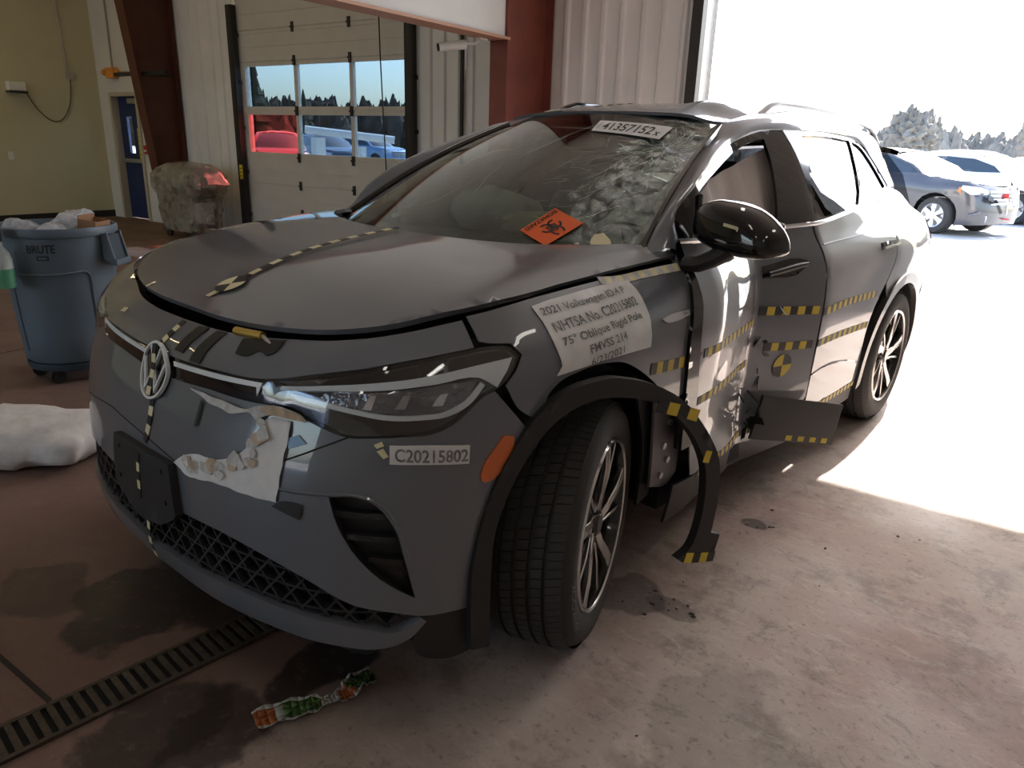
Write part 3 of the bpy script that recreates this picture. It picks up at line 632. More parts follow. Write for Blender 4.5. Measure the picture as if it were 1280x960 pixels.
# emblem
em = MB(); c0 = (0, .818)
def ep(x, y, h): q = side(np.array([c0[0]+x]), np.array([c0[1]+y])); n = sn(side, np.array([c0[0]+x]), np.array([c0[1]+y])); return tuple((q+n*h)[0])
rings = [[ep(r_*math.cos(a), r_*math.sin(a), h) for a in [2*math.pi*i/40 for i in range(40)]] for (r_, h) in ((.0675, .008), (.0675, .016), (.0735, .016), (.0735, .006))]
emo = MB().add([ep(.072*math.cos(2*math.pi*i/40), .072*math.sin(2*math.pi*i/40), .009) for i in range(40)]+[ep(.074*math.cos(2*math.pi*i/40), .074*math.sin(2*math.pi*i/40), -.004) for i in range(40)], [tuple(range(40))]+[(i, i+40, (i+1) % 40+40, (i+1) % 40) for i in range(40)]).build('emblem', M_gloss, car, 30)
emo['label'] = 'round emblem with pale ring and stacked letters'
em.grid(rings+[rings[0]], closed=True)
def stroke(pts, wd, h0, h1):
    pts = [Vector(p) for p in pts]; Lf, Rt = [], []
    for i, p in enumerate(pts):
        a = (pts[i]-pts[i-1]).normalized() if i else (pts[1]-pts[0]).normalized(); b = (pts[i+1]-pts[i]).normalized() if i < len(pts)-1 else a
        t = (a+b).normalized(); n = Vector((-t.y, t.x)); k = wd/2/max(.35, n.dot(Vector((-a.y, a.x)))); Lf.append(p+n*k); Rt.append(p-n*k)
    em.grid([[ep(q.x, q.y, h1) for q in Lf], [ep(q.x, q.y, h1) for q in Rt]])
    em.grid([[ep(q.x, q.y, h0) for q in Lf], [ep(q.x, q.y, h1) for q in Lf]]); em.grid([[ep(q.x, q.y, h1) for q in Rt], [ep(q.x, q.y, h0) for q in Rt]])
stroke([(-.027, .061), (0, .008), (.027,   .061)], .0075, .009, .016)
stroke([(-.059, .030), (-.027, -.046), (0, .004), (.027, -.046), (.059, .030)], .0075, .009, .016)
em.build('emblem_letters', M_guide, emo, 0)
# lower grille
go = [(0,.480),(.168,.486),(.357,.497),(.5,.482),(.635,.450),(.757,.394),(.853,.370),(.91,.352),(.866,.322),(.789,.335),(.697,.351),(.565,.361),(.39,.364),(.208,.350),(0,.333)]
gr = P('lower_grille', both(go), side, M_under, .05, off=-.045); gm_ = MB(); gpoly = both(go)
def gl_bar(a, b, wd=.006):
    n = max(2, int(math.hypot(b[0]-a[0], b[1]-a[1])/.012)); t = np.linspace(0, 1, n+1); uu = a[0]+(b[0]-a[0])*t; zz = a[1]+(b[1]-a[1])*t
    k = pip(uu, zz, gpoly); Q = side(uu, zz); Nn = sn(side, uu, zz); T = np.gradient(Q, axis=0); T /= np.linalg.norm(T, axis=1, keepdims=True); S = np.cross(Nn, T)*wd/2
    for i in range(n):
        if k[i] and k[i+1]:
            v = []
            for j in (i, i+1): v += [Q[j]-Nn[j]*.008-S[j], Q[j]-Nn[j]*.008+S[j], Q[j]-Nn[j]*.03+S[j], Q[j]-Nn[j]*.03-S[j]]
            gm_.add(v, [(0,1,5,4),(1,2,6,5),(2,3,7,6),(3,0,4,7)])
for i in range(-40, 41):
    x = i*.062; gl_bar((x, .30), (x+.19, .51)); gl_bar((x, .30), (x-.19, .51))
for z in (.375, .42, .46): gl_bar((-.9, z), (.9, z), .005)
gm_.build('grille_mesh', M_plast, gr, 0)
lipo = [(0,.331),(.208,.348),(.39,.362),(.565,.359),(.697,.349),(.789,.333),(.866,.320),(.915,.350),(.93,.335),(.895,.295),(.858,.276),(.806,.268),(.712,.276),(.591,.285),(.424,.287),(.218,.280),(0,.268)]
P('bumper_lip', both(lipo), side, M_paint, .03, off=.004, th=.03)
P('chin_tray', both([(0,.27),(.424,.289),(.806,.27),(.86,.22),(.8,.17),(.4,.165),(0,.165)]), side, M_under, .06, off=-.06)
pb = P('plate_bracket', [(-.168,.612),(.165,.618),(.172,.60),(.200,.49),(.185,.475),(-.155,.462),(-.170,.475)], side, M_plast, .04, off=.022, th=.022)
for (a, b) in ((-.13,.585),(.13,.588),(-.13,.50),(.15,.51)):
    q = side(np.array([a]), np.array([b]))[0]; n = sn(side, np.array([a]), np.array([b]))[0]; MB().cyl(q+n*.021, q+n*.026, .007, n=10).build('screw', M_plast, pb)
# --- head lamps
lamp = [(.469,.887),(.609,.914),(.784,.942),(.922,.964),(1.044,.98),(1.104,.985),(1.15,.979),(1.164,.962),(1.144,.938),(1.107,.903),(1.07,.887),(1.038,.863),(.993,.828),(.948,.812),(.883,.809),(.805,.805),(.746,.802),(.675,.814),(.625,.824),(.515,.838),(.473,.836)]
gtop = [(.506,.881),(.638,.901),(.789,.919),(.888,.93),(.974,.941),(1.061,.953),(1.148,.961),(1.124,.93),(1.1,.899),(1.06,.927),(.97,.921),(.886,.913),(.791,.905),(.642,.892),(.508,.872)]
glow = [(.554,.874),(.648,.871),(.759,.862),(.855,.853),(.922,.853),(.982,.858),(1.025,.879),(1.064,.916),(1.072,.908),(1.033,.867),(.988,.847),(.922,.842),(.855,.842),(.759,.851),(.649,.86),(.564,.867)]
lin_ = [(.648,.871),(.759,.862),(.855,.853),(.922,.853),(.982,.858),(1.025,.879),(1.059,.922),(.97,.918),(.886,.909),(.791,.902),(.669,.89)]
for s in (1, -1):
    h = P('headlamp', sg(lamp, s), side, M_gloss, .03, off=-.016, th=.01); h['label'] = 'dark headlamp with pale light guides'
    P('light_guide', sg(gtop, s), side, M_guide, .02, parent=h, off=-.006, th=.008); P('light_guide', sg(glow, s), side, M_guide, .02, parent=h, off=-.006, th=.008)
    P('reflector', sg(lin_, s), side, M_refl, .015, parent=h, off=-.011, th=.004)
    for k in range(7):
        u0 = .74+k*.042; q = [(u0, .862+.002*k), (u0+.024, .862+.002*k), (u0+.038, .900), (u0+.020, .898)]
        P('lamp_module', sg(q, s), side, M_chrome if k % 2 else M_refl, .02, parent=h, off=-.008, th=.006)
    P('lamp_cover', sg(lamp, s), side, M_lens, .03, parent=h, off=.001, th=.002)
# --- bonnet
ho = [(0,.150),(.193,.153),(.354,.174),(.529,.236),(.651,.327),(.726,.449),(.762,.59),(.776,.764),(.784,.934),(.789,1.13),(.79,1.33),(.765,1.335),(.725,1.227),(.643,1.087),(.531,.996),(.39,.934),(.221,.891),(0,.872)]
def hlift(a, b): return .012+.010*np.exp(-((a+.35)/.45)**2)*np.clip((.5-b)/.3, 0, 1)+.006*np.sin(a*5+b*3)*np.exp(-((a-.5)/.35)**2)
hood_o = P('bonnet', both(ho), hood, M_paint, .035, th=.014, dz=hlift)
P('cowl', both([(0,.84),(.4,.91),(.62,1.06),(.72,1.24),(.60,1.30),(.4,1.1),(0,.99)]), hood, M_under, .05, off=-.02)
# --- wings
wing = [(1.087,1.042),(1.214,1.059),(1.388,1.069),(1.571,1.075),(1.778,1.080),(1.951,1.098),(1.985,1.142),(1.99,1.10),(1.958,1.037),(1.925,.954),(1.935,.827),(1.945,.72),(1.86,.70),(1.80,.70),(1.772,.721),(1.70,.775),(1.602,.838),(1.51,.88),(1.447,.89),(1.397,.894),(1.329,.89),(1.267,.878),(1.231,.852),(1.221,.819),(1.187,.808),(1.153,.836),(1.118,.900),(1.148,.932),(1.170,.962),(1.155,.987),(1.103,.992),(1.085,.996)]
P('wing', wing, side, M_paint, .03, label='grey left front wing behind the loose arch trim')
P('wing', sg(wing, -1), side, M_paint, .03)
for s in (1, -1):
    P('wing_dark_backing', sg([(1.06,1.02),(1.5,1.06),(2.02,1.10),(2.02,.62),(1.86,.62),(1.75,.78),(1.5,.89),(1.22,.86),(1.10,.86)], s), side, M_under, .05, off=-.05)  # black sheet behind the wing stands in for shade in its gaps
hp = P('hinge_pillar', [(1.80,.70),(2.02,.72),(2.04,.36),(1.98,.33),(1.86,.36),(1.84,.5)], side, M_inner, .03, off=-.05, th=.01); hp['label'] = 'bare grey metal pillar exposed behind the wheel'
for (a, b) in ((1.90,.66),(1.92,.58),(1.90,.50),(1.94,.44),(1.91,.39)):
    q = side(np.array([a]), np.array([b]))[0]; n = sn(side, np.array([a]), np.array([b]))[0]; MB().cyl(q-n*.05, q-n*.04, .012, n=8).build('bolt', M_satin, hp)
P('mud_liner', [(1.70,.78),(1.86,.66),(1.90,.5),(1.91,.30),(1.84,.28),(1.82,.5),(1.76,.65)], side, M_plast, .03, off=-.075, th=.01)
# --- flanks
fdoor = [(1.985,1.138),(1.988,1.0),(1.95,.92),(1.95,.8),(1.972,.67),(2.0,.48),(2.05,.36),(2.4,.31),(2.95,.325),(3.062,.405),(3.055,.522),(3.040,.763),(3.036,.99),(3.030,1.146),(2.5,1.139)]
rdoor = [(3.042,1.148),(3.046,.99),(3.050,.763),(3.067,.522),(3.075,.405),(3.085,.33),(3.5,.30),(3.78,.30)]+[(3.785,.40),(3.755,.52),(3.76,.63),(3.84,.765),(3.90,.82),(4.02,.95),(4.06,1.08),(3.98,1.215),(3.70,1.190),(3.4,1.165)]
quarter = [(3.91,.815),(4.03,.95),(4.07,1.08),(3.99,1.218),(4.235,1.262),(4.45,1.235),(4.7,1.17),(4.88,1.10),(4.95,1.08),(4.93,.95),(4.72,.90),(4.66,.70)]+arc(UR, .37, .455, 40, 128, 10)
rbump = [(4.70,.70),(4.73,.895),(4.94,.945),(5.0,.95),(5.3,.93),(5.85,.93),(5.85,.25),(5.2,.24),(4.8,.24),(4.69,.30)]
for s in (1, -1):
    fd = P('front_door', sg(fdoor, s), side, M_paint, .025, label='crushed grey front door folded in by a pole' if s > 0 else None)
    rd = P('rear_door', sg(rdoor, s), side, M_paint, .035)
    P('quarter_panel', sg(quarter, s), side, M_paint, .035); P('rear_bumper', sg(rbump, s), side, M_paint, .05)
    P('tail_lamp', sg([(4.945,1.075),(4.94,.96),(5.0,.96),(5.5,.97),(5.5,1.06),(5.0,1.08)], s), side, M_tail, .04, off=.004)
    # feature lines: thin pressed edges
    tl = np.array(smoothpoly([(3.07,1.066),(3.6,1.074),(4.0,1.083),(4.35,1.09)], 6)); q = side(tl[:, 0]*s, tl[:, 1]); MB().tube(q-sn(side, tl[:, 0]*s, tl[:, 1])*.003, .005, 6).build('feature_line', M_paint, rd)
    tl = np.array(smoothpoly([(3.075,.508),(3.2,.515),(3.35,.508),(3.55,.475),(3.72,.435)], 6)); q = side(tl[:, 0]*s, tl[:, 1]); MB().tube(q-sn(side, tl[:, 0]*s, tl[:, 1])*.004, .008, 6).build('feature_line', M_paint, rd)
    hd = [(3.80,1.020),(3.95,1.022),(4.06,1.015),(4.05,.996),(3.95,.990),(3.80,.990)]
    P('handle_recess', sg(hd, s), side, M_gloss, .03, parent=rd, off=.003, th=.002); P('door_handle', sg([(3.80,1.000),(4.055,1.003),(4.05,.994),(3.80,.988)], s), side, M_chrome, .03, parent=rd, off=.016, th=.012)
    if s > 0:
        P('handle_recess', [(2.640,.962),(2.650,1.006),(2.881,1.021),(2.931,1.010),(2.896,.982)], side, M_gloss, .02, parent=fd, off=.003, th=.002)
        MB().tube([tuple(side(np.array([a]), np.array([b]))[0]+np.array([.02, -.02, 0])) for a, b in ((2.665,.980),(2.76,.990),(2.85,1.000),(2.91,1.004))], [.010, .012, .012, .009], 8).build('bent_handle', M_plast, fd)
    # sill
    P('sill_cover', sg([(1.95,.35),(2.4,.305),(2.95,.32),(3.085,.325),(3.5,.295),(3.80,.295),(3.84,.20),(3.2,.185),(2.4,.185),(1.95,.20)], s), side, M_plast, .05, off=-.012, th=.01)
    # wheel arch trims still fixed
    for nm, cu in (('front', UF), ('rear', UR)):
        if nm == 'front' and s > 0: continue
        P('arch_trim', sg(arc(cu, .37, .462, -12, 192, 30)+arc(cu, .37, .408, 192, -12, 30), s), side, M_plast if nm == 'front' else mat('arch_plastic', (.05, .045, .042), .3, coat=.4), .03, off=.014, th=.03)
    # glasshouse
    dlo = [(1.995,1.150),(2.01,1.225),(2.136,1.303),(2.25,1.343),(2.377,1.382),(2.55,1.435),(2.70,1.474),(2.86,1.503),(3.26,1.516),(3.6,1.520),(3.94,1.508),(4.09,1.475),(4.17,1.40),(4.245,1.266),(3.98,1.222),(3.70,1.194),(3.4,1.170),(3.05,1.150),(2.5,1.143)]
    fwin = [(2.088,1.158),(2.152,1.280),(2.25,1.320),(2.353,1.350),(2.49,1.390),(2.626,1.426),(2.755,1.461),(2.862,1.474),(2.858,1.39),(2.797,1.162),(2.5,1.156)]
    rwin = [(3.235,1.497),(3.6,1.503),(3.925,1.492),(3.689,1.206),(3.4,1.182),(3.068,1.166)]
    qwin = [(3.955,1.490),(4.075,1.458),(4.135,1.39),(4.205,1.272),(3.98,1.236),(3.718,1.208)]
    fr = P('window_frame', sg(dlo, s), side, M_gloss, .03, off=-.004, th=.012, holes=[sg(fwin, s), sg(rwin, s), sg(qwin, s)])
    if s < 0: P('front_window', sg(fwin, s), side, M_sglass, .04, parent=fr, off=-.012, th=.003)
    P('rear_window', sg(rwin, s), side, M_dglass, .04, parent=fr, off=-.012, th=.003); P('quarter_window', sg(qwin, s), side, M_dglass, .04, parent=fr, off=-.012, th=.003)
    tl = np.array(smoothpoly([(1.99,1.148),(2.5,1.141),(3.05,1.148),(3.4,1.168),(3.70,1.193),(3.98,1.221),(4.25,1.265)], 6)); q = side(tl[:, 0]*s, tl[:, 1])+sn(side, tl[:, 0]*s, tl[:, 1])*.004
    MB().tube(q, .009, 6).build('belt_trim', M_satin, fr)
    tl = np.array([(2.086,1.15),(2.158,1.282)]); q = side(tl[:, 0]*s, tl[:, 1])+sn(side, tl[:, 0]*s, tl[:, 1])*.002; MB().tube(q, .010, 6).build('window_bar', M_gloss, fr)
    # pillars and cant rail bridge the side to the screen and the roof
    lo = [(1.97,1.120),(1.995,1.152),(2.01,1.227),(2.136,1.305),(2.25,1.346),(2.377,1.385),(2.60,1.450),(2.84,1.505),(3.26,1.518),(3.6,1.522),(3.94,1.510),(4.09,1.478),(4.17,1.40),(4.26,1.262)]
    la = np.array(smoothpoly(lo, 4)); outer = side(la[:, 0]*s, la[:, 1]); on = sn(side, la[:, 0]*s, la[:, 1])
    gi = lambda t: glass(np.array([1.0*s]), np.array([t]))[0]
    rf = lambda x, y: roof(np.array([x*s]), np.array([y]))[0]
    inn = [gi(-.02), gi(.03), gi(.14), gi(.34), gi(.54), gi(.72), gi(.87), gi(.99), rf(.56, 2.55), rf(.555, 2.95), rf(.54, 3.4), rf(.53, 3.7), rf(.53, 4.0), np.array([.62*s, 4.2, 1.22])]
    if s > 0: inn[6] = inn[6]+np.array([-.02, 0, -.02]); inn[7] = inn[7]+np.array([-.03, .03, .015]); inn[8] = inn[8]+np.array([-.02, 0, .012])
    ia = np.array(smoothpoly([tuple(p) for p in inn], 4)); rows = []
    for t in (0, .12, .3, .5, .7, .88, 1):
        c = outer*(1-t)+ia*t; bulge = math.sin(math.pi*t)*.022+(.008 if 0 < t < 1 else 0); n = on*.6+np.array([0, -.15, .6]); n /= np.linalg.norm(n, axis=1, keepdims=True)
        rows.append([tuple(p) for p in c+n*bulge])
    MB().grid(rows).build('side_frame', M_paint, car, 50)
    # roof rail
    ry = np.linspace(2.35, 4.0, 18); q = roof(np.full(18, .545*s), ry); q[:, 2] += -.012+.055*np.clip(np.sin(np.pi*(ry-2.35)/1.65)*3.5, 0, 1)
    MB().tube(q, .014, 8).build('roof_rail', M_satin if s > 0 else M_gloss, car)
# door edge strip, standing proud between wing and door
P('door_edge_strip', [(1.985,1.15),(1.984,1.095),(1.978,1.04),(1.960,.985),(1.935,.918),(1.937,.803),(1.960,.677),(1.985,.50),(1.915,.50),(1.882,.685),(1.868,.787),(1.866,.888),(1.890,.957),(1.938,1.025),(1.955,1.069),(1.968,1.14)], side, M_gloss, .02, off=.012, th=.03, label='black strip standing out between wing and door')
# --- roof, screen, tailgate
roofp = both([(0,1.955),(.3,1.975),(.54,2.05),(.56,2.5),(.555,3.0),(.54,3.4),(.53,3.8),(.52,4.27),(0,4.30)])
def rdz(a, b): return .03*np.exp(-((a-.38)/.10)**2-((b-2.28)/.16)**2)-.035*np.exp(-((a-.50)/.07)**2-((b-2.2)/.18)**2)
P('roof', roofp, roof, M_gloss if False else M_paint, .04, th=.012, dz=rdz)
gout = [(-1,0),(-.5,-.01),(0,-.01),(.5,-.01),(1,0),(1,.5),(1,.93),(.93,1),(0,1.0),(-.93,1),(-1,.93),(-1,.5)]
gin = [(-.955,.06),(-.5,.045),(0,.04),(.5,.045),(.955,.06),(.955,.5),(.945,.9),(.86,.95),(0,.955),(-.86,.95),(-.945,.9),(-.955,.5)]
def gdz(a, b):
    k = np.exp(-((a-.78)/.28)**2-((b-.72)/.3)**2); return k*(.003*np.sin(a*23+b*11)+.002*np.sin(a*37-b*29)-.006)
def screen_mat():
    m = glassmat('crazed_windscreen', (.62, .68, .65)); t = m.node_tree; N = t.nodes.new; L = t.links.new
    g = N('ShaderNodeNewGeometry'); sp = N('ShaderNodeSeparateXYZ'); L(g.outputs['Position'], sp.inputs[0])
    k = N('ShaderNodeMapRange'); k.interpolation_type = 'SMOOTHSTEP'; k.inputs[1].default_value = .18; k.inputs[2].default_value = .50; L(sp.outputs[0], k.inputs[0])
    v = N('ShaderNodeTexVoronoi'); v.feature = 'DISTANCE_TO_EDGE'; v.inputs['Scale'].default_value = 26; n = N('ShaderNodeTexNoise'); n.inputs['Scale'].default_value = 14; n.inputs['Detail'].default_value = 6
    L(g.outputs['Position'], n.inputs['Vector']); a = N('ShaderNodeVectorMath'); a.operation = 'MULTIPLY_ADD'; L(n.outputs[1], a.inputs[0]); a.inputs[1].default_value = (.12, .12, .12); L(g.outputs['Position'], a.inputs[2]); L(a.outputs[0], v.inputs['Vector'])
    b = N('ShaderNodeBump'); b.inputs['Distance'].default_value = .02; L(k.outputs[0], b.inputs['Strength']); L(n.outputs[0], b.inputs['Height'])
    gl = next(q for q in t.nodes if q.type == 'BSDF_GLOSSY'); L(b.outputs[0], gl.inputs['Normal'])
    ed = N('ShaderNodeMapRange'); ed.inputs[1].default_value = .05; ed.inputs[2].default_value = .0; ed.inputs[3].default_value = .01; ed.inputs[4].default_value = .20; L(v.outputs['Distance'], ed.inputs[0])
    ml = N('ShaderNodeMath'); ml.operation = 'MULTIPLY'; L(ed.outputs[0], ml.inputs[0]); L(k.outputs[0], ml.inputs[1])
    df = N('ShaderNodeBsdfDiffuse'); df.inputs[0].default_value = (.30, .40, .32, 1); mx = N('ShaderNodeMixShader'); out = next(q for q in t.nodes if q.type == 'OUTPUT_MATERIAL'); src = out.inputs[0].links[0].from_socket
    L(ml.outputs[0], mx.inputs[0]); L(src, mx.inputs[1]); L(df.outputs[0], mx.inputs[2]); L(mx.outputs[0], out.inputs[0]); return m
M_screen = screen_mat()
ws = P('windscreen', gout, glass, M_screen, .035, th=.005, dz=gdz); ws['label'] = 'cracked windscreen with stickers'
P('black_border', gout, glass, M_gloss, .05, parent=ws, off=-.006, th=.002, holes=[gin])
P('sunshade_band', [(-.86,.95),(-.86,.87),(0,.885),(.86,.87),(.86,.95),(0,.955)], glass, M_dglass, .05, parent=ws, off=-.009, th=.002)
for s in (1, -1):
    tl = np.linspace(-.01, .99, 16); q = glass(np.full(16, 1.0*s), tl); q[:, 2] += .006; MB().tube(q, .013, 6).build('screen_seal', M_gloss, ws)
ck = MB(); rnd = random.Random(3)
def crack(s0, t0, a, L, wd):
    pts = []; x, y = s0, t0
    for i in range(5): pts.append((x, y)); a += rnd.uniform(-.5, .5); x += math.cos(a)*L/5; y += math.sin(a)*L/5
    pts = [p for p in pts if -.93 < p[0] < .94 and .05 < p[1] < .94]
    if len(pts) < 2: return
    q = np.array(pts); Q = glass(q[:, 0], q[:, 1])+(sn(glass, q[:, 0], q[:, 1])*(.0015+gdz(q[:, 0], q[:, 1])[:, None])); T = np.gradient(Q, axis=0); S = np.cross(sn(glass, q[:, 0], q[:, 1]), T); S /= np.linalg.norm(S, axis=1, keepdims=True)
    ck.grid([[tuple(p) for p in Q-S*wd], [tuple(p) for p in Q+S*wd]])
for i in range(230):
    a = rnd.uniform(0, 6.28); d = abs(rnd.gauss(0, .22)); crack(.82+d*math.cos(a)*1.1, .70+d*math.sin(a), a+rnd.uniform(-.6, .6), rnd.uniform(.04, .20), rnd.uniform(.0003, .0010))
for i in range(60): crack(rnd.uniform(-.6, .6), rnd.uniform(.08, .45), rnd.uniform(.1, .5), rnd.uniform(.03, .10), .0005)
for k in range(5): crack(.22-.06*k, .86-.13*k, -1.95, .30, .0012)
o = raw(ck, 'crack_lines', M_crack, ws); o['kind'] = 'stuff'; o['label'] = 'web of pale cracks across the glass'
# tailgate and rear glass
tr, tg = [], []
for x in np.linspace(-1, 1, 15):
    a = np.array([.52*x, 4.27, roof(np.array([.52*x]), np.array([4.27]))[0][2]]); b = np.array([.70*x, 4.50-.06*abs(x)**3, 1.08]); c = np.array([.66*x, 4.56-.05*abs(x)**3, .93])
    tr.append([tuple(a), tuple(a*.5+b*.5+np.array([0, .05, .05])), tuple(b)]); tg.append([tuple(b), tuple(b*.5+c*.5+np.array([0, .012, 0])), tuple(c)])
MB().grid(tr).build('rear_glass', M_dglass, car); MB().grid(tg).build('tailgate', M_paint, car)
sp_ = MB(); sp_.grid([[(x, 4.25, 1.50-.03*abs(x/.55)**2), (x, 4.42, 1.485-.03*abs(x/.55)**2), (x, 4.40, 1.46-.03*abs(x/.55)**2), (x, 4.24, 1.47-.03*abs(x/.55)**2)] for x in np.linspace(-.56, .56, 11)], closed=True); sp_.build('roof_spoiler', M_gloss, car)
# --- insides
MB().bx(-.55, .55, .25, 4.4, .19, .40).bx(-.80, .80, 1.36, 3.12, .21, .40).bx(-.5, .5, .35, 1.15, .40, .84).bx(-.78, .5, 1.22, 1.34, .40, 1.02).bx(-.6, .6, 4.0, 4.4, .4, .85).bx(-.58, .58, .25, .40, .5, .925).bx(-.62, .62, .40, .80, .5, .97).build('underbody', M_under, car, 0)  # upper nose blocks added in black to darken the bonnet gap
MB().bx(-.78, .55, 1.34, 4.2, .40, .42).build('cabin_floor', M_dash, car, 0)
db = MB(); db.grid([[(x, 1.20+.03*abs(x), .80), (x, 1.17+.12*x*x, 1.045-.02*x*x), (x, 1.35, 1.075-.02*x*x), (x, 1.62, 1.06), (x, 1.70, 1.0), (x, 1.66, .80), (x, 1.5, .7)] for x in np.linspace(-.74, .60, 12)], closed=True); db.build('dashboard', M_dash, car)
sw = MB(); T = Matrix.Translation((.34, 1.80, .98)) @ Matrix.Rotation(R(-65), 4, 'X'); sw.tube([T @ Vector((.18*math.cos(a), .17*math.sin(a), 0)) for a in [2*math.pi*i/28 for i in range(28)]], .014, 8, closed=True)
for a in (0, math.pi, -math.pi/2): sw.tube([T @ Vector((0, 0, -.01)), T @ Vector((.17*math.cos(a), .165*math.sin(a), 0))], [.03, .015], 8)
sw.build('steering_wheel', M_dash, car)
def seat(x, y, w_, nm='front_seat'):
    e = MB().sell((x, y, .56), (w_/2, .27, .13), (.45, .35), 20, 10).build(nm, M_seat, car)
    T = Matrix.Translation((x, y+.22, .60)) @ Matrix.Rotation(R(-18), 4, 'X'); MB().sell((0, 0, .31), (w_/2*.95, .09, .36), (.4, .45), 20, 12, T).build('backrest', M_seat, e)
    T2 = Matrix.Translation((x, y+.42, 1.28)) @ Matrix.Rotation(R(-12), 4, 'X')
    MB().sell((0, 0, .0), (w_*.27, .05, .10), (.5, .5), 16, 8, T2).build('headrest', M_seat, e)
seat(.30, 2.12, .50); seat(-.38, 2.12, .52); seat(-.30, 3.10, .55, 'rear_seat'); seat(.30, 3.10, .55, 'rear_seat')
for (c, r_, s_) in (((-.36, 1.72, 1.13), (.24, .14, .09), 1), ((.32, 1.86, 1.06), (.19, .12, .12), 2)):
    o = MB().sell(c, r_, (.8, .8), 28, 16, wob=.35, wsc=7, seed=s_).build('front_airbag', M_bag, car); o['label'] = 'deflated pale airbag on the dashboard'
MB().sell((.02, 1.62, 1.115), (.15, .12, .045), (.8, .8), 24, 12, wob=.4, wsc=9, seed=5).build('cloth_rag', M_belt, car)
hz = lambda a, b: .02*np.sin(a*19+b*6)+.012*np.sin(a*41)
for s in (1, -1):
    o = P('curtain_airbag', sg([(2.25,1.285),(2.6,1.375),(2.95,1.465),(3.5,1.495),(3.9,1.485),(3.7,1.40),(3.4,1.38),(3.0,1.20),(2.9,1.05),(2.5,1.03),(2.2,1.10),(2.14,1.19)], s), side, M_bag, .03, off=-.050, th=.010, dz=lambda a, b: .6*hz(a, b)); o['label'] = 'pale curtain airbag hanging inside the windows'
MB().sell((-.05, 1.98, 1.44), (.11, .025, .035), (.6, .6), 16, 8).build('inside_mirror', M_gloss, car)
# --- door mirror
mr = MB().sell((0, 0, 0), (.165, .092, .098), (.80, .74), 36, 22)
vs_ = []
MT = Matrix.Translation((.978, 1.385, 1.180)) @ Matrix.Rotation(R(-14), 4, 'Z') @ Matrix.Rotation(R(7), 4, 'Y')
for p in mr.v:
    x, y, z = p; k = (1-.26*max(0, x/.165)**2)*(1 if z > 0 else .58); vs_.append(tuple(MT @ Vector((x-.02*max(0, z/.098), y*(1 if y < 0 else .55), z*k))))
mr.v = vs_; mo = mr.build('door_mirror', M_gloss, car); mo['label'] = 'gloss black door mirror with small tape scrap'
MB(MT).bx(-.115, .105, .044, .053, -.045, .06).build('mirror_glass', M_chrome, mo, 0, .01)
MB(MT).tube([(-.135, -.052, -.010), (-.08, -.079, -.010), (0, -.0905, -.010), (.08, -.078, -.010), (.138, -.048, -.010)], .004, 8).build('indicator', M_satin, mo)
MB().tube([(.83, 1.33, 1.085), (.87, 1.335, 1.088), (.91, 1.35, 1.108), (.95, 1.37, 1.140)], [.046, .046, .050, .06], 12, flat=.55).build('mirror_arm', M_plast, mo)
q = MB(MT); q.box((.02, -.0885, .038), (.050, .003, .009)); q.box((.042, -.0865, .028), (.012, .003, .024)); q.build('tape_scrap', M_ctape, mo, 0)
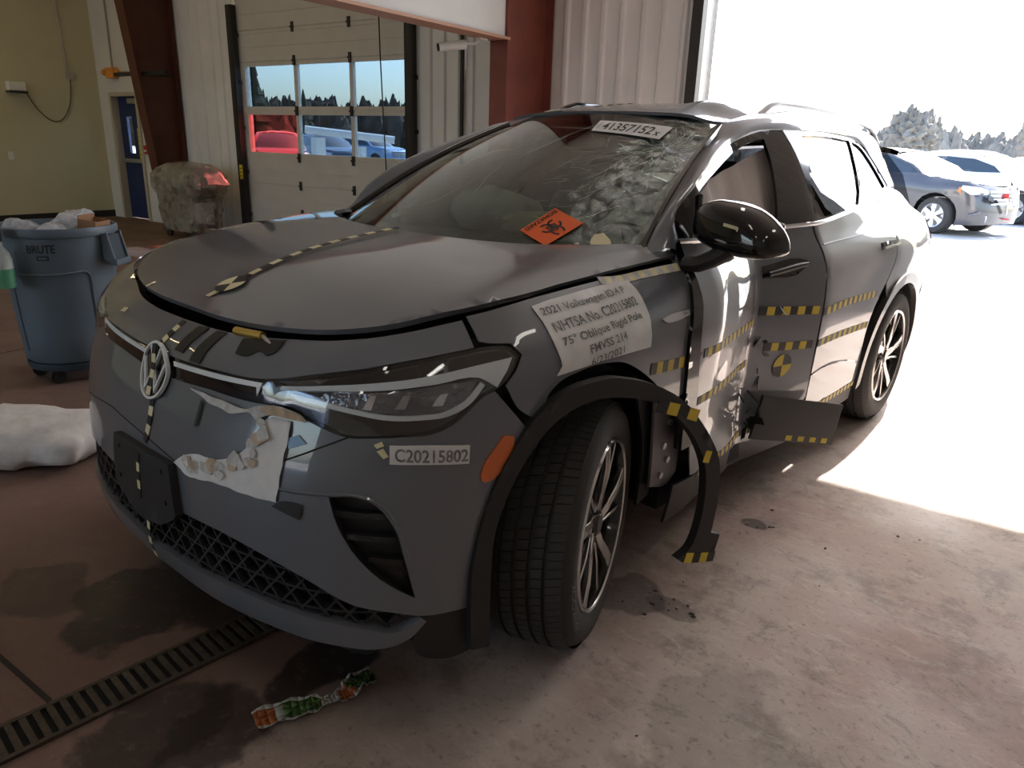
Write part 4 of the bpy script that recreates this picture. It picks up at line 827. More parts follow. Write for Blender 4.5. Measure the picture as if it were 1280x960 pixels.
# --- wheels
def wheel(hub, steer, sgn, label=None):
    """axis points out of the car"""
    T = Matrix.Translation(hub) @ Matrix.Rotation(steer, 4, 'Z') @ Matrix.Rotation(R(90 if sgn > 0 else -90), 4, 'Y')   # local z = outwards
    e = None; Ro = .370; wd = .235; rr = .258; S_ = .0
    prof = [(rr, S_), (rr+.012, S_+.006), (.300, S_+.012), (.335, S_+.006), (.352, S_-.012), (.360, S_-.028), (.360, S_-wd+.028), (.352, S_-wd+.012), (.335, S_-wd-.006), (.300, S_-wd-.012), (rr, S_-wd)]
    ty = MB(T).lathe(prof, 64).build('wheel', M_tyre, car, 60)
    if label: ty['label'] = label
    tr_ = MB(T)
    for k, (h0, h1, n) in enumerate(((-.010, -.050, 96), (-.061, -.091, 84), (-.102, -.133, 84), (-.144, -.174, 84), (-.185, -.225, 96))):
        for j in range(n):
            a0 = 2*math.pi*(j+.5*(k % 2))/n; a1 = a0+2*math.pi/n*.90; v = []
            for a, tw in ((a0, 0), (a1, 0)):
                for h in (h0, h1):
                    rtop = Ro-(.010 if (h in (-.010, -.225)) else 0)
                    aa = a+.02*(1 if h == h1 else 0)
                    v += [(rtop*math.cos(aa), rtop*math.sin(aa), h+S_), (.357*math.cos(aa), .357*math.sin(aa), h+S_)]
            tr_.add(v, [(0,4,6,2),(0,1,5,4),(2,6,7,3),(0,2,3,1),(4,5,7,6)])
    tr_.build('tread', M_tyre, ty, 0)
    for (word, am) in (('HANKOOK', 110), ('HANKOOK', 290)):
        tx = MB()
        def fn(a, b, am=am):
            ang = R(am)+(a-.5)*-R(38); rad = .301+b*.026; z = np.full_like(a, S_+.0135-.0)+0*b; z = S_+.0125-np.clip(rad-.300, 0, 1)*.17+.0015
            return [tuple(T @ Vector((r_*math.cos(g), r_*math.sin(g), h))) for r_, g, h in zip(rad, ang, z)]
        text_on(tx, word, fn, bold=.01); raw(tx, 'sidewall_lettering', M_tyretxt, ty)
    MB(T).lathe([(.258, .002), (.252, .008), (.243, .004), (.238, -.02), (.225, -.15), (.225, -.22)], 64).build('rim', M_rimb, ty, 50); MB(T).lathe([(.258, .003), (.254, .009), (.247, .008), (.244, .004)], 64).build('rim_lip', M_rim, ty, 50)
    MB(T).lathe([(.001, -.07), (.17, -.07), (.17, -.08), (.001, -.08)], 40).build('brake_disc', M_satin, ty, 30)
    MB(T).lathe([(.225, -.20), (.05, -.20), (.001, -.20)], 40).build('wheel_back', M_under, ty)
    # five twisted twin spokes: bright blade on a black web
    for k in range(5):
        a = R(72*k+18); RT = T @ Matrix.Rotation(a, 4, 'Z')
        sb = MB(RT); sb.prism([(.05,-.030),(.05,.030),(.13,.050),(.242,.110),(.242,-.085),(.13,-.050)], lambda x, y, h: (x, y, -.022-.035*max(0, .12-x)+h), -.012); w_ = sb.build('spoke_web', M_rimb, ty, 0)
        b = MB(RT); b.prism([(.040,-.016),(.040,.020),(.095,.030),(.165,.060),(.243,.098),(.243,.048),(.170,.020),(.10,-.004)], lambda x, y, h: (x, y, .003-.022*max(0, 1-x/.17)+h), -.018); b.build('spoke', M_rim, ty, 0, .003)
        b = MB(RT); b.prism([(.060,-.030),(.060,-.020),(.13,-.026),(.243,-.046),(.243,-.060),(.13,-.038)], lambda x, y, h: (x, y, -.004-.018*max(0, 1-x/.17)+h), -.016); b.build('spoke_edge', M_rim, ty, 0, .002)
    MB(T).lathe([(.001, -.006), (.03, -.006), (.036, -.012), (.038, -.03)], 28).build('hub_cap', M_rimb, ty)
    for k in range(5): a = R(72*k+54); MB(T).cyl((.055*math.cos(a), .055*math.sin(a), -.035), (.055*math.cos(a), .055*math.sin(a), -.018), .010, n=6).build('wheel_nut', M_satin, ty)
    return ty
wheel((HUBF[0]-.0, HUBF[1], HUBF[2]), R(20), 1, 'left front wheel turned outwards, tread showing')
wheel(HUBR, 0, 1); wheel((-.90, .885, .37), R(17), -1); wheel((-.915, 3.60, .368), 0, -1)
for s in (1, -1):
    for (cy, a0, a1) in ((.885, -8, 188), (3.60, -8, 188)):
        T = Matrix.Translation((s*.42, cy, .37)) @ Matrix.Rotation(R(90), 4, 'Y') @ Matrix.Rotation(R(90), 4, 'Z')
        b = MB(T); b.lathe([(.001, 0 if s > 0 else 0), (.455, 0), (.455, s*.42)], 28, a0=R(a0), a1=R(a1)); b.build('wheel_well', M_under, car)
# --- loose arch trim swinging out from the left front wheel
a_ = R(16); AE = np.array([math.sin(a_), math.cos(a_), 0]); AP = np.array([.90, .43, 0])
def archpl(e, z):
    e = np.asarray(e, float); z = np.asarray(z, float); b = .035*np.clip(-e, 0, 1); return AP+e[..., None]*AE+np.stack([0*e, 0*e, z], -1)
ao = [(-.082,.225),(-.087,.338),(-.084,.444),(-.058,.572),(-.013,.685),(.058,.787),(.11,.83),(.192,.868),(.289,.878),(.351,.870),(.452,.840),(.562,.781),(.647,.701),(.71,.621),(.745,.554),(.759,.448),(.746,.324)]
ai = [(.615,.271),(.663,.294),(.688,.351),(.70,.442),(.69,.540),(.655,.615),(.602,.684),(.523,.755),(.457,.790),(.360,.818),(.273,.828),(.205,.818),(.139,.789),(.078,.733),(.019,.645),(-.022,.540),(-.032,.409),(-.032,.215)]
apoly = smoothpoly(ao, 3)+[(.787,.307),(.763,.221),(.637,.253)]+smoothpoly(ai, 3)
at = panel('loose_arch_trim', apoly, archpl, M_plast, car, .025, th=.028, side=-1 if sn(archpl, np.array([.3]), np.array([.8]))[0][0] < 0 else 1); at['label'] = 'loose black wheel arch trim hanging off the left front wheel'
asd = -1 if sn(archpl, np.array([.3]), np.array([.8]))[0][0] < 0 else 1
tape('tape_strip', [(.47,.778),(.55,.752),(.63,.722)], archpl, .034, at, TB, asd, sq=.04); tape('tape_strip', [(.675,.590),(.725,.575)], archpl, .036, at, [M_ytape, M_btape], asd, sq=.05); tape('tape_strip', [(.645,.268),(.70,.252),(.772,.236)], archpl, .032, at, [M_ytape, M_btape], asd, sq=.03)
# --- bent sill flap
fv = [(.86,2.04,.49),(1.03,2.53,.372),(1.03,2.45,.205),(.86,1.96,.323)]
fl_ = MB(); n_ = Vector((.9, -.35, .1)).normalized()*.012
fl_.add(fv+[tuple(Vector(p)-n_) for p in fv], [(0,1,2,3),(7,6,5,4),(0,4,5,1),(1,5,6,2),(2,6,7,3),(3,7,4,0)]); fo = fl_.build('sill_flap', M_plast, car, 0); fo['label'] = 'black sill trim bent outwards like a flap'
tq = quadmap(np.array(fv)[[3, 2, 1, 0]])
for k in range(4):
    a0 = .40+k*.15; g = lambda a, b: (tq(np.array([a]), np.array([b]))[0]+np.array(n_)*.08)
    raw(MB().add([g(a0, .03), g(a0+.075, .03), g(a0+.075, .15), g(a0, .15)], [(0,1,2,3)]), 'tape_square', M_ytape, fo)
# shards at the crease
sh = random.Random(11)
for k in range(16):
    u0 = sh.uniform(2.56, 2.70); z0 = sh.uniform(.32, .55) if k > 4 else sh.uniform(.55, .85); q = Vector(side(np.array([u0]), np.array([z0]))[0])+Vector((sh.uniform(.0, .05), 0, 0))
    d1_ = Vector((sh.uniform(-.02, .05), sh.uniform(-.03, .03), sh.uniform(-.05, .05))); d2_ = Vector((sh.uniform(-.02, .03), sh.uniform(-.03, .03), sh.uniform(-.03, .03)))
    MB().add([q, q+d1_, q+d1_+d2_, q+d2_, q+Vector((.004, 0, 0)), q+d1_+Vector((.004, 0, 0)), q+d1_+d2_+Vector((.004, 0, 0)), q+d2_+Vector((.004, 0, 0))], [(0,1,2,3),(7,6,5,4),(0,4,5,1),(1,5,6,2),(2,6,7,3),(3,7,4,0)]).build('torn_shard', (M_inner, M_plast, M_under)[k % 3], car, 0)
# --- tapes on the flank
tp = lambda pts, w_=.030, tt=TB, fn=side, **k: tape('tape_strip', pts, fn, w_, car, tt, **k)
tp([(1.66,.828),(1.78,.818),(1.885,.811)], .034); tp([(1.985,.813),(2.2,.809),(2.4,.805),(2.60,.800)], .028); tp([(1.995,.648),(2.15,.647),(2.4,.640),(2.61,.631)], .028)
tp([(2.63,.837),(2.81,.822),(3.015,.804)], .034, sq=.048); tp([(2.70,.683),(2.85,.668),(3.02,.655)], .034, sq=.048)
tp([(3.052,.792),(3.364,.796),(3.77,.779)], .032, sq=.035); tp([(3.06,.652),(3.344,.647),(3.74,.628)], .032, sq=.035)
tp([(2.1,.345),(2.4,.325),(2.8,.335)], .026); tp([(3.25,.318),(3.5,.313),(3.76,.313)], .026)
tp([(1.56,1.074),(1.65,1.068),(1.77,1.070),(1.87,1.075),(1.945,1.078)], .028, [M_tornp, M_ctape])
# target disc on the door: quartered yellow and black
td = MB(); u0, z0 = 2.84, .586
for k in range(4):
    for j in range(6):
        a0 = math.pi/2*k+math.pi/12*j; a1 = a0+math.pi/12; uu = np.array([u0, u0+.058*math.cos(a0), u0+.058*math.cos(a1)]); zz = np.array([z0, z0+.050*math.sin(a0), z0+.050*math.sin(a1)])
        td.add(side(uu, zz)+sn(side, uu, zz)*.004, [(0, 1, 2)], k % 2)
o = raw(td, 'target_disc', TB[::-1] if False else [M_btape, M_ytape], car); o['label'] = 'quartered yellow and black target disc'
# --- labels
bl = [(1.257,1.048),(1.308,1.053),(1.404,1.058),(1.543,1.063),(1.68,1.062),(1.688,1.039),(1.680,1.0),(1.660,.952),(1.648,.896),(1.537,.899),(1.405,.900),(1.255,.896),(1.273,.917),(1.263,.975),(1.263,1.016)]
lb = patch('test_label', bl, M_paper, .003, label='large white test label on the left wing')
tx = MB()
for (s, (uL, zL), (uR, zR), h) in (('2021 Volkswagen ID.4 P', (1.272,1.031), (1.630,1.043), .020), ('NHTSA No. C20215802', (1.283,.999), (1.650,1.016), .021), ("75\u00b0 Oblique Rigid Pole", (1.290,.966), (1.632,.982), .022), ('FMVSS 214', (1.375,.938), (1.535,.947), .020), ('6/23/2021', (1.375,.906), (1.515,.915), .019)):
    text_on(tx, s, quadmap([(uL, zL-h/2), (uR, zR-h/2), (uR, zR+h/2), (uL, zL+h/2)], side, .0048), bold=.012)
raw(tx, 'lettering', M_fadeink, lb)
fl2 = patch('number_label', [(.853,.790),(.94,.787),(1.031,.776),(1.029,.731),(.94,.742),(.852,.748)], M_paper, .003, label='small white number label on the bumper')
tx = MB(); text_on(tx, 'C20215802', quadmap([(.864,.754), (1.026,.738), (1.027,.768), (.865,.784)], side, .0046), bold=.02); raw(tx, 'lettering', M_fadeink, fl2)
# torn white poster on the bumper
pp = [(.16,.62),(.208,.652),(.267,.671),(.341,.678),(.413,.702),(.464,.743),(.489,.793),(.5,.804),(.577,.812),(.579,.791),(.573,.727),(.561,.628),(.483,.623),(.36,.623),(.206,.608)]
po = patch('torn_poster', pp, M_paper, .004, st=.02, dz=lambda a, b: .002*np.sin(a*90)+.002*np.sin(b*130), label='torn white paper hanging on the bumper')
rp = random.Random(5)
for k in range(26):
    t = k/25; i = min(int(t*6), 5); a = np.array(pp[i+1])*(1-(t*6-i))+np.array(pp[min(i+2, 7)])*(t*6-i) if t < 1 else np.array(pp[7])
    c = a+np.array([rp.uniform(-.005, .03), rp.uniform(-.04, .0)]); sz = rp.uniform(.012, .03)
    q = [(c[0]+sz*math.cos(b+rp.uniform(-.3, .3))*rp.uniform(.6, 1.2), c[1]+sz*.7*math.sin(b)*rp.uniform(.6, 1.2)) for b in [i_*math.pi/3 for i_ in range(6)]]
    patch('paper_flake', q, M_tornp if k % 4 else M_tan, .006+.0003*k, parent=po, st=.02)
patch('torn_strip', [(.192,.815),(.261,.815),(.374,.814),(.42,.811),(.469,.827),(.566,.84),(.606,.832),(.634,.819),(.569,.816),(.497,.81),(.474,.796),(.443,.806),(.382,.793),(.323,.797),(.277,.8)], M_tornp, .008, st=.02, dz=lambda a, b: .004*np.sin(a*70))
patch('torn_strip', [(.47,.822),(.50,.835),(.566,.838),(.606,.832),(.634,.819),(.569,.818),(.50,.816)], M_tan, .013, st=.02, dz=lambda a, b: .003*np.sin(a*90))
patch('black_tab', [(.55,.617),(.573,.633),(.635,.637),(.63,.602)], M_btape, .006); patch('blue_tag', [(.576,.776),(.605,.788),(.633,.773),(.581,.754)], M_bluetag, .003)
patch('tow_cap', [(.245,.798),(.257,.793),(.252,.736),(.240,.734)], M_plast, .006)
for q in ([(.092,.944),(.141,.947),(.114,.887),(.071,.887)], [(.18,.946),(.225,.948),(.216,.914),(.209,.879),(.158,.876),(.17,.922)], [(.307,.947),(.454,.959),(.458,.94),(.45,.933),(.398,.933),(.376,.922),(.328,.92)]): patch('black_tape', q, M_btape, .003, st=.015)
patch('tape_scrap', [(.815,.790),(.835,.798),(.84,.788),(.822,.782)], M_ctape, .003); patch('tape_scrap', [(.822,.776),(.838,.783),(.850,.765),(.838,.760)], M_ctape, .003)
patch('tape_scrap', [(-.36,.925),(-.345,.925),(-.345,.915),(-.36,.914)], M_ctape, .003); patch('tape_scrap', [(-.34,.927),(-.325,.926),(-.325,.916),(-.34,.916)], M_ctape, .003)
mk = P('side_marker', [(1.113,.782),(1.139,.774),(1.139,.754),(1.089,.677),(1.069,.673),(1.059,.681),(1.058,.695)], side, M_amber, .015, off=.004, th=.006); mk['label'] = 'orange side marker'
# panel lines on the bumper
def seam(pts, wd=.004, nm='panel_seam', m=M_under, fn=side, off=.0008):
    p = np.array(smoothpoly(pts, 5)); a, b = p[:, 0], p[:, 1]; Q = fn(a, b); Nn = sn(fn, a, b); T = np.gradient(Q, axis=0); S = np.cross(Nn, T); S /= np.linalg.norm(S, axis=1, keepdims=True)
    MB().grid([[tuple(q) for q in Q-S*wd/2+Nn*off*.2], [tuple(q) for q in Q+Nn*off], [tuple(q) for q in Q+S*wd/2+Nn*off*.2]]).build(nm, m, car)
seam([(.573,.727),(.66,.765),(.75,.802)]); seam([(.565,.659),(.64,.665),(.706,.670),(.771,.674),(.83,.652),(.866,.600),(.892,.51)], .009, 'bumper_ridge', M_paint, off=.004)
seam([(-.167,.655),(0,.640),(.16,.622)], .004); seam([(-.9,.60),(-.6,.62),(-.3,.66),(-.167,.655)], .004)
# centre-line tapes
tp([(0,.875),(.0,.60),(0,.45),(0,.17)][:1]+[(0,.86),(0,.72),(0,.56),(0,.42),(0,.30),(0,.20)], .022, TC, hood, off=.018+.004, sq=.034)
hp_ = MB()
for k in range(4):
    for j in range(6):
        a0 = math.pi/2*k+math.pi/12*j+.6; a1 = a0+math.pi/12; xx = np.array([.004, .004+.045*math.cos(a0), .004+.045*math.cos(a1)]); yy = np.array([.262, .262+.045*math.sin(a0), .262+.045*math.sin(a1)])
        hp_.add(hood(xx, yy)+np.array([0, 0, .0255]), [(0, 1, 2)], k % 2)
o = raw(hp_, 'target_disc', TC, car); o['label'] = 'quartered target disc on the bonnet'
tp([(.012,.944),(.006,.915),(-.005,.893),(-.012,.880)], .022, TC, sq=.02); tp([(-.006,.885),(.0,.85),(.0,.80),(.004,.755)], .022, TC, off=.018, sq=.022); tp([(.006,.752),(.010,.70),(.004,.655),(-.008,.630)], .022, TC, off=.004, sq=.026)
tp([(0,.600),(0,.54),(0,.475)], .016, TC, off=.0245, sq=.026); tp([(.0,.470),(-.004,.40),(-.012,.33),(-.02,.275)], .016, TC, off=.006, sq=.026)
tp([(-.127,2.14),(-.10,2.24),(-.075,2.34)], .028, TC, roof, sq=.03)
tp([(-.32,2.02),(-.22,2.03)], .03, [M_ctape, M_tornp], roof, sq=.05)
P('tape_curl', [(.645,.48),(.70,.60),(.725,.70),(.712,.705),(.675,.60),(.63,.49)], hood, M_ctape, .03, off=.026, th=.001) if False else None
# brass latch striker hanging at the bonnet edge
q0 = hood(np.array([.245]), np.array([.150]))[0]; q1 = hood(np.array([.345]), np.array([.165]))[0]; q2 = hood(np.array([.43]), np.array([.165]))[0]
ls = MB().cyl(q0+np.array([0, -.012, -.004]), q1+np.array([0, -.012, -.006]), .011, n=14).build('brass_striker', M_brass, car); MB().cyl(q1+np.array([0, -.012, -.006]), q2+np.array([.0, -.02, -.03]), .005, n=8).build('pin', M_satin, ls)
# wing badge
bd = patch('wing_badge', [(1.722,.96),(1.775,.966),(1.88,.966),(1.875,.952),(1.775,.945),(1.733,.951)], M_satin, .006, th=.006)
tx = MB(); text_on(tx, 'PRO', quadmap([(1.838,.954), (1.872,.956), (1.873,.964), (1.839,.962)], side, .0075)); raw(tx, 'lettering', M_ink, bd)
# --- stickers on the glass
bio = [(.519,.075),(.581,.207),(.741,.143),(.667,.012)]
bo = P('biohazard_label', bio, glass, M_orangelab, .02, off=.004, th=.001); bo['label'] = 'orange biohazard warning label'
# the print stands upside down: its foot lies along the upper left side
bq = quadmap([bio[1], bio[0], bio[3], bio[2]], glass, .0055); tx = MB()
text_on(tx, 'BIOHAZARD', lambda a, b: bq(.06+.88*a, .05+.15*b), bold=.022)
def sec(cx, cy, r0, r1, a0, a1, n=18):
    t = np.linspace(R(a0), R(a1), n+1); A = bq(cx+r0*np.cos(t)*.72, cy+r0*np.sin(t)); B = bq(cx+r1*np.cos(t)*.72, cy+r1*np.sin(t)); tx.grid([[tuple(p) for p in A], [tuple(p) for p in B]])
for k in range(3):
    a = 90+120*k; cx, cy = .5+.17*math.cos(R(a))*.72, .58+.17*math.sin(R(a)); sec(cx, cy, .14, .20, a+32, a+328)
sec(.5, .58, .13, .16, 0, 360); sec(.5, .58, .03, .065, 0, 360)
for k in range(3):
    a = 90+120*k; t = np.array([.04, .20]); dx, dy = math.cos(R(a)), math.sin(R(a)); px, py = -dy*.014, dx*.014
    A = bq(.5+(t*dx+px)*.72, .58+t*dy+py); B = bq(.5+(t*dx-px)*.72, .58+t*dy-py); tx.grid([[tuple(p) for p in A], [tuple(p) for p in B]])
raw(tx, 'biohazard_print', M_ink, bo)
nl = [(.204,.908),(.741,.902),(.741,.767),(.268,.791)]
no = P('lot_number_label', nl, glass, M_paper, .03, off=.004, th=.001); no['label'] = 'white lot number label at the top of the screen'
nq = quadmap([nl[3], nl[2], nl[1], nl[0]], glass, .0055); tx = MB(); text_on(tx, '41357152', lambda a, b: nq(.12+.72*a, .16+.64*b), bold=.015); text_on(tx, 'x', lambda a, b: nq(.87+.07*a, .16+.30*b), bold=.02); text_on(tx, '/', lambda a, b: nq(.05+.03*a, .2+.6*b)); raw(tx, 'lettering', M_ink, no)
P('yellow_tag', [(.813,.051),(.811,.09),(.839,.102),(.887,.053),(.891,.03),(.829,.029)], glass, M_ctape, .02, parent=ws, off=.005, th=.001)
P('paper_note', [(-.335,.185),(-.285,.205),(-.262,.155),(-.315,.115)], glass, M_paper, .02, parent=ws, off=-.014, th=.001)
P('paper_note', [(-.36,.095),(-.34,.112),(-.25,.105),(-.30,.08)], glass, M_paper, .02, parent=ws, off=-.014, th=.001)
# ---------------------------------------------------------------- trash can
M_can = mat('blue_grey_plastic', (.105, .138, .168), .45, bump=.05, bscale=120); M_cand = mat('dark_handle_plastic', (.03, .045, .06), .5); M_poly = filmmat('clear_bag_film', (.72, .72, .74), .62, .2); M_card = mat('brown_cardboard', (.32, .17, .09), .8)
CX, CY = -2.90, .74; ax = Vector((.754, .657, 0)); vw = Vector((.657, -.754, 0)).normalized(); tow = Vector((CAM[0]-CX, CAM[1]-CY, 0)).normalized()
can = empty('trash_can', (CX, CY, 0), 'tall blue-grey plastic trash can on casters, full of bags', 'trash can')
CT = Matrix.Translation((CX, CY, 0))
MB(CT).lathe([(.001, .125), (.235, .125), (.25, .14), (.262, .30), (.282, .62), (.286, .64), (.291, .66), (.303, .855), (.318, .86), (.322, .885), (.316, .905), (.300, .905), (.294, .86), (.275, .60), (.245, .15), (.001, .15)], 56).build('body', M_can, can, 50)
def canpt(ang, z, h=0):
    """point on the can wall; ang measured from the direction of the viewer, to the right"""
    d = Vector((tow.x*math.cos(ang)-tow.y*math.sin(ang), tow.x*math.sin(ang)+tow.y*math.cos(ang), 0)); rr = float(np.interp(z, [.14, .30, .62, .66, .855], [.25, .262, .282, .291, .303]))+h
    return Vector((CX, CY, z))+d*rr
def canpath(pts, r_, nm): MB().tube([canpt(a, z, .001) for a, z in smoothpoly(pts, 4)], r_, 6).build(nm, M_can, can)
canpath([(-1.0,.655),(-.6,.655),(-.1,.655),(.32,.665),(.44,.655),(.50,.62),(.52,.50),(.55,.36),(.58,.20)], .007, 'moulded_ridge')
canpath([(-1.0,.655),(-1.06,.5),(-1.08,.2)], .007, 'moulded_ridge')
tx = MB(); text_on(tx, 'BRUTE', lambda a, b: [tuple(canpt(-.52+.46*x, .775+.045*y, .0035)) for x, y in zip(a, b)], bold=.02); raw(tx, 'lettering', M_ink, can)
bb = MB(); bb.grid([[tuple(canpt(-.38+.2*i/6, z, .002)) for i in range(7)] for z in (.735, .760)]); bb.build('brand_patch', M_ink, can); 
bb = MB(); bb.grid([[tuple(canpt(-.355+.15*i/6, z, .0035)) for i in range(7)] for z in (.741, .754)]); bb.build('brand_outline', M_can, can)
for sgn in (1, -1):
    HT_ = Matrix.Translation((CX, CY, 0)) @ Matrix.Rotation(math.atan2(ax.y*sgn, ax.x*sgn), 4, 'Z')
    b = MB(HT_)
    for y in (-.075, .075): b.prism([(.30,.86),(.335,.875),(.372,.70),(.365,.685),(.30,.72)], lambda x, z, h, y=y: (x, y-.006+h, z), .012)
    b.bx(.352, .376, -.081, .081, .685, .72); b.build('handle', M_can, can, 0, .004)
    MB(HT_).prism([(.30,.85),(.327,.855),(.353,.712),(.30,.725)], lambda x, z, h: (x, -.069+h, z), .138).build('handle_pocket', M_cand, can, 0)
MB(CT).lathe([(.001, .085), (.245, .085), (.25, .105), (.25, .125), (.001, .125)], 40).build('dolly', M_cand, can)
for k in range(5):
    a = 2*math.pi*k/5+.4; x, y = .20*math.cos(a), .20*math.sin(a); b = MB(CT); b.cyl((x-.014, y, .04), (x+.014, y, .04), .04, n=18); b.bx(x-.02, x-.016, y-.02, y+.02, .03, .086); b.bx(x+.016, x+.02, y-.02, y+.02, .03, .086); b.build('caster', M_black, can)
for k, (x, y, z, r_) in enumerate(((-.17, -.05, .875, .10), (.04, .10, .90, .125), (.055, -.14, .875, .085))):
    p = Vector((CX, CY, 0))+ax*x+vw*(-y); MB().sell((p.x, p.y, z), (r_, r_*.9, r_*.62), (.9, .9), 30, 18, wob=.55, wsc=9, seed=k+2).build('plastic_bag', M_poly).update_tag()
    tag(bpy.data.objects['plastic_bag' if k == 0 else f'plastic_bag.{k:03d}'], ('crumpled clear bag at the left of the trash can', 'largest clear bag bulging from the trash can', 'small white bag at the front of the trash can')[k], 'bag', 'bags in the trash can')
T = Matrix.Translation((CX, CY, .80)) @ Matrix.Rotation(math.atan2(ax.y, ax.x), 4, 'Z') @ Matrix.Translation((.215, .0, .01)) @ Matrix.Rotation(R(8), 4, 'Y')
b = MB(T); b.bx(-.05, .05, -.08, -.074, 0, .13); b.bx(-.05, .05, .074, .08, 0, .13); b.bx(-.05, -.044, -.08, .08, 0, .15); b.bx(.044, .05, -.08, .08, 0, .125); b.bx(-.05, .05, -.08, .08, 0, .006)
tag(b.build('cardboard_box', M_card, smooth=0), 'open brown cardboard box stuffed in the trash can', 'box')
# spray bottle hooked on the rim
sp = canpt(-.80, .66, .085); sb = empty('spray_bottle', (sp.x, sp.y, .60), 'translucent spray bottle with green liquid hooked on the trash can', 'bottle')
ST = Matrix.Translation((sp.x, sp.y, 0)); M_bot = filmmat('milky_bottle', (.55, .60, .56), .7, .35); M_green = mat('green_liquid', (.10, .32, .18), .3)
MB(ST).lathe([(.001, .598), (.046, .598), (.049, .612), (.049, .70), (.001, .70)], 24).build('liquid', M_green, sb); MB(ST).lathe([(.001, .701), (.049, .701), (.049, .75), (.040, .785), (.018, .82), (.016, .845), (.001, .845)], 24).build('bottle', M_bot, sb)
b = MB(ST); b.cyl((0, 0, .845), (0, 0, .875), .018, n=14); b.bx(-.05, .03, -.012, .012, .875, .915); b.tube([(-.03, 0, .88), (-.045, 0, .85), (-.042, 0, .82)], .006, 6); b.build('trigger_head', M_black, sb, 30)
# ---------------------------------------------------------------- sack on the floor
M_sack = mat('white_woven_sack', (.62, .60, .58), .8, bump=.35, bscale=22, var=.12, vscale=14)
T = Matrix.Translation((-1.80, .10, .085)) @ Matrix.Rotation(math.atan2(ax.y, ax.x), 4, 'Z')
sk = MB().sell((0, 0, 0), (.42, .24, .10), (.75, .55), 48, 24, T, wob=.16, wsc=5, seed=4); sk.v = [(x, y, max(z, .004+.004*abs(math.sin(x*40)))) for x, y, z in sk.v]
tag(sk.build('sandbag', M_sack), 'lumpy white sack lying on the floor by the car nose', 'sack')
# ---------------------------------------------------------------- snack wrapper
M_wr = mat('wrapper_white', (.42, .42, .40), .3); M_wg = mat('wrapper_green', (.06, .12, .03), .3, var=.5, vscale=60); M_wo = mat('wrapper_orange', (.36, .10, .03), .3, var=.5, vscale=70)
cl = [(.485,-.030),(.50,.02),(.525,.075),(.545,.115),(.557,.140),(.565,.170),(.572,.195),(.560,.225),(.556,.255),(.565,.285)]; wdt = [.060,.062,.060,.048,.022,.040,.048,.050,.056,.050]
b = MB(); rows = []; wr = random.Random(2); c2 = smoothpoly([(x, y, w_) for (x, y), w_ in zip(cl, wdt)], 3)
for i, (x, y, w_) in enumerate(c2):
    j = min(i+1, len(c2)-1); k = max(i-1, 0); t = Vector((c2[j][0]-c2[k][0], c2[j][1]-c2[k][1], 0)).normalized(); n = Vector((t.y, -t.x, 0))
    rows.append([tuple(Vector((x, y, 0))+n*w_*1.2*(q-.5)+Vector((0, 0, .006+.010*math.sin(i*.9+q*5)**2+.022*max(0, abs(q-.5)-.3)+(.012 if 18 < i < 23 else 0)))) for q in (0, .12, .35, .65, .88, 1)])
nr = len(rows[0])
for i in range(len(rows)-1):
    for j in range(nr-1):
        m_ = 0
        if 0 < j < nr-2: m_ = 2 if i < 3 else (1 if 3 < i < 10 else (0 if i < 15 else (2 if i < 19 else 1)))
        b.add([rows[i][j], rows[i][j+1], rows[i+1][j+1], rows[i+1][j]], [(0, 1, 2, 3)], m_)
wo_ = b.build('snack_wrapper', [M_wr, M_wg, M_wo], smooth=60); so_ = wo_.modifiers.new('thickness', 'SOLIDIFY'); so_.thickness = .0008
tag(wo_, 'twisted green and orange snack wrapper on the floor', 'wrapper')
# ---------------------------------------------------------------- floor debris
dbr = random.Random(9); dm = None; M_deb = mat('dark_debris', (.03, .022, .02), .8)
for k in range(34):
    if k < 16: x, y = dbr.gauss(.98, .08), dbr.gauss(1.16, .09)
    elif k < 22: x, y = dbr.gauss(.97, .04), dbr.gauss(1.90, .05)
    else: x, y = dbr.uniform(1.2, 2.4), dbr.uniform(.5, 2.3)
    s_ = dbr.uniform(.002, .006)
    o = MB(Matrix.Translation((x, y, s_*.35)) @ Matrix.Rotation(dbr.uniform(0, 3), 4, 'Z')).sell((0, 0, 0), (s_*1.6, s_, s_*.36), (1, 1), 8, 5, wob=.4, wsc=150, seed=k).build('debris_chip', M_deb)
    tag(o, 'small dark debris chip on the concrete near the left front wheel' if k < 22 else 'small dark debris chip scattered on the open concrete floor', 'debris', 'debris chips by the wheel' if k < 22 else 'debris chips on the open floor')
# ---------------------------------------------------------------- grill under plastic
M_cover = filmmat('dusty_cover_film', (.42, .39, .31), .50, .3, .22); M_gb = mat('grill_black', (.03, .03, .03), .5); M_gs = mat('grill_steel', (.30, .30, .30), .35, metal=.8)
GT = BM @ Matrix.Translation((-8.10, 5.35, 0)); g = empty('covered_grill', GT @ Vector((0, 0, 0)), 'barbecue grill draped in dusty clear plastic by the wall', 'grill')
MB(GT).bx(-.32, .32, -.20, .20, .50, .74).build('firebox', M_gb, g, 0, .02); MB(GT).lathe([(.001, -.33), (.22, -.33), (.22, .33), (.001, .33)], 20, Matrix.Translation((0, 0, .76)) @ Matrix.Rotation(R(90), 4, 'Y'), a0=R(90), a1=R(270)).build('lid', M_gs, g)
for s in (1, -1):
    MB(GT).bx(min(s*.34, s*.58), max(s*.34, s*.58), -.18, .18, .72, .75).build('side_shelf', M_gs, g, 0)
    for y in (-.18, .18): MB(GT).bx(s*.30-.02, s*.30+.02, y-.02, y+.02, .08, .50).build('leg', M_gb, g, 0)
    MB(GT).cyl((s*.30, -.21, .06), (s*.30, -.17, .06), .06, n=18).build('wheel', M_gb, g)
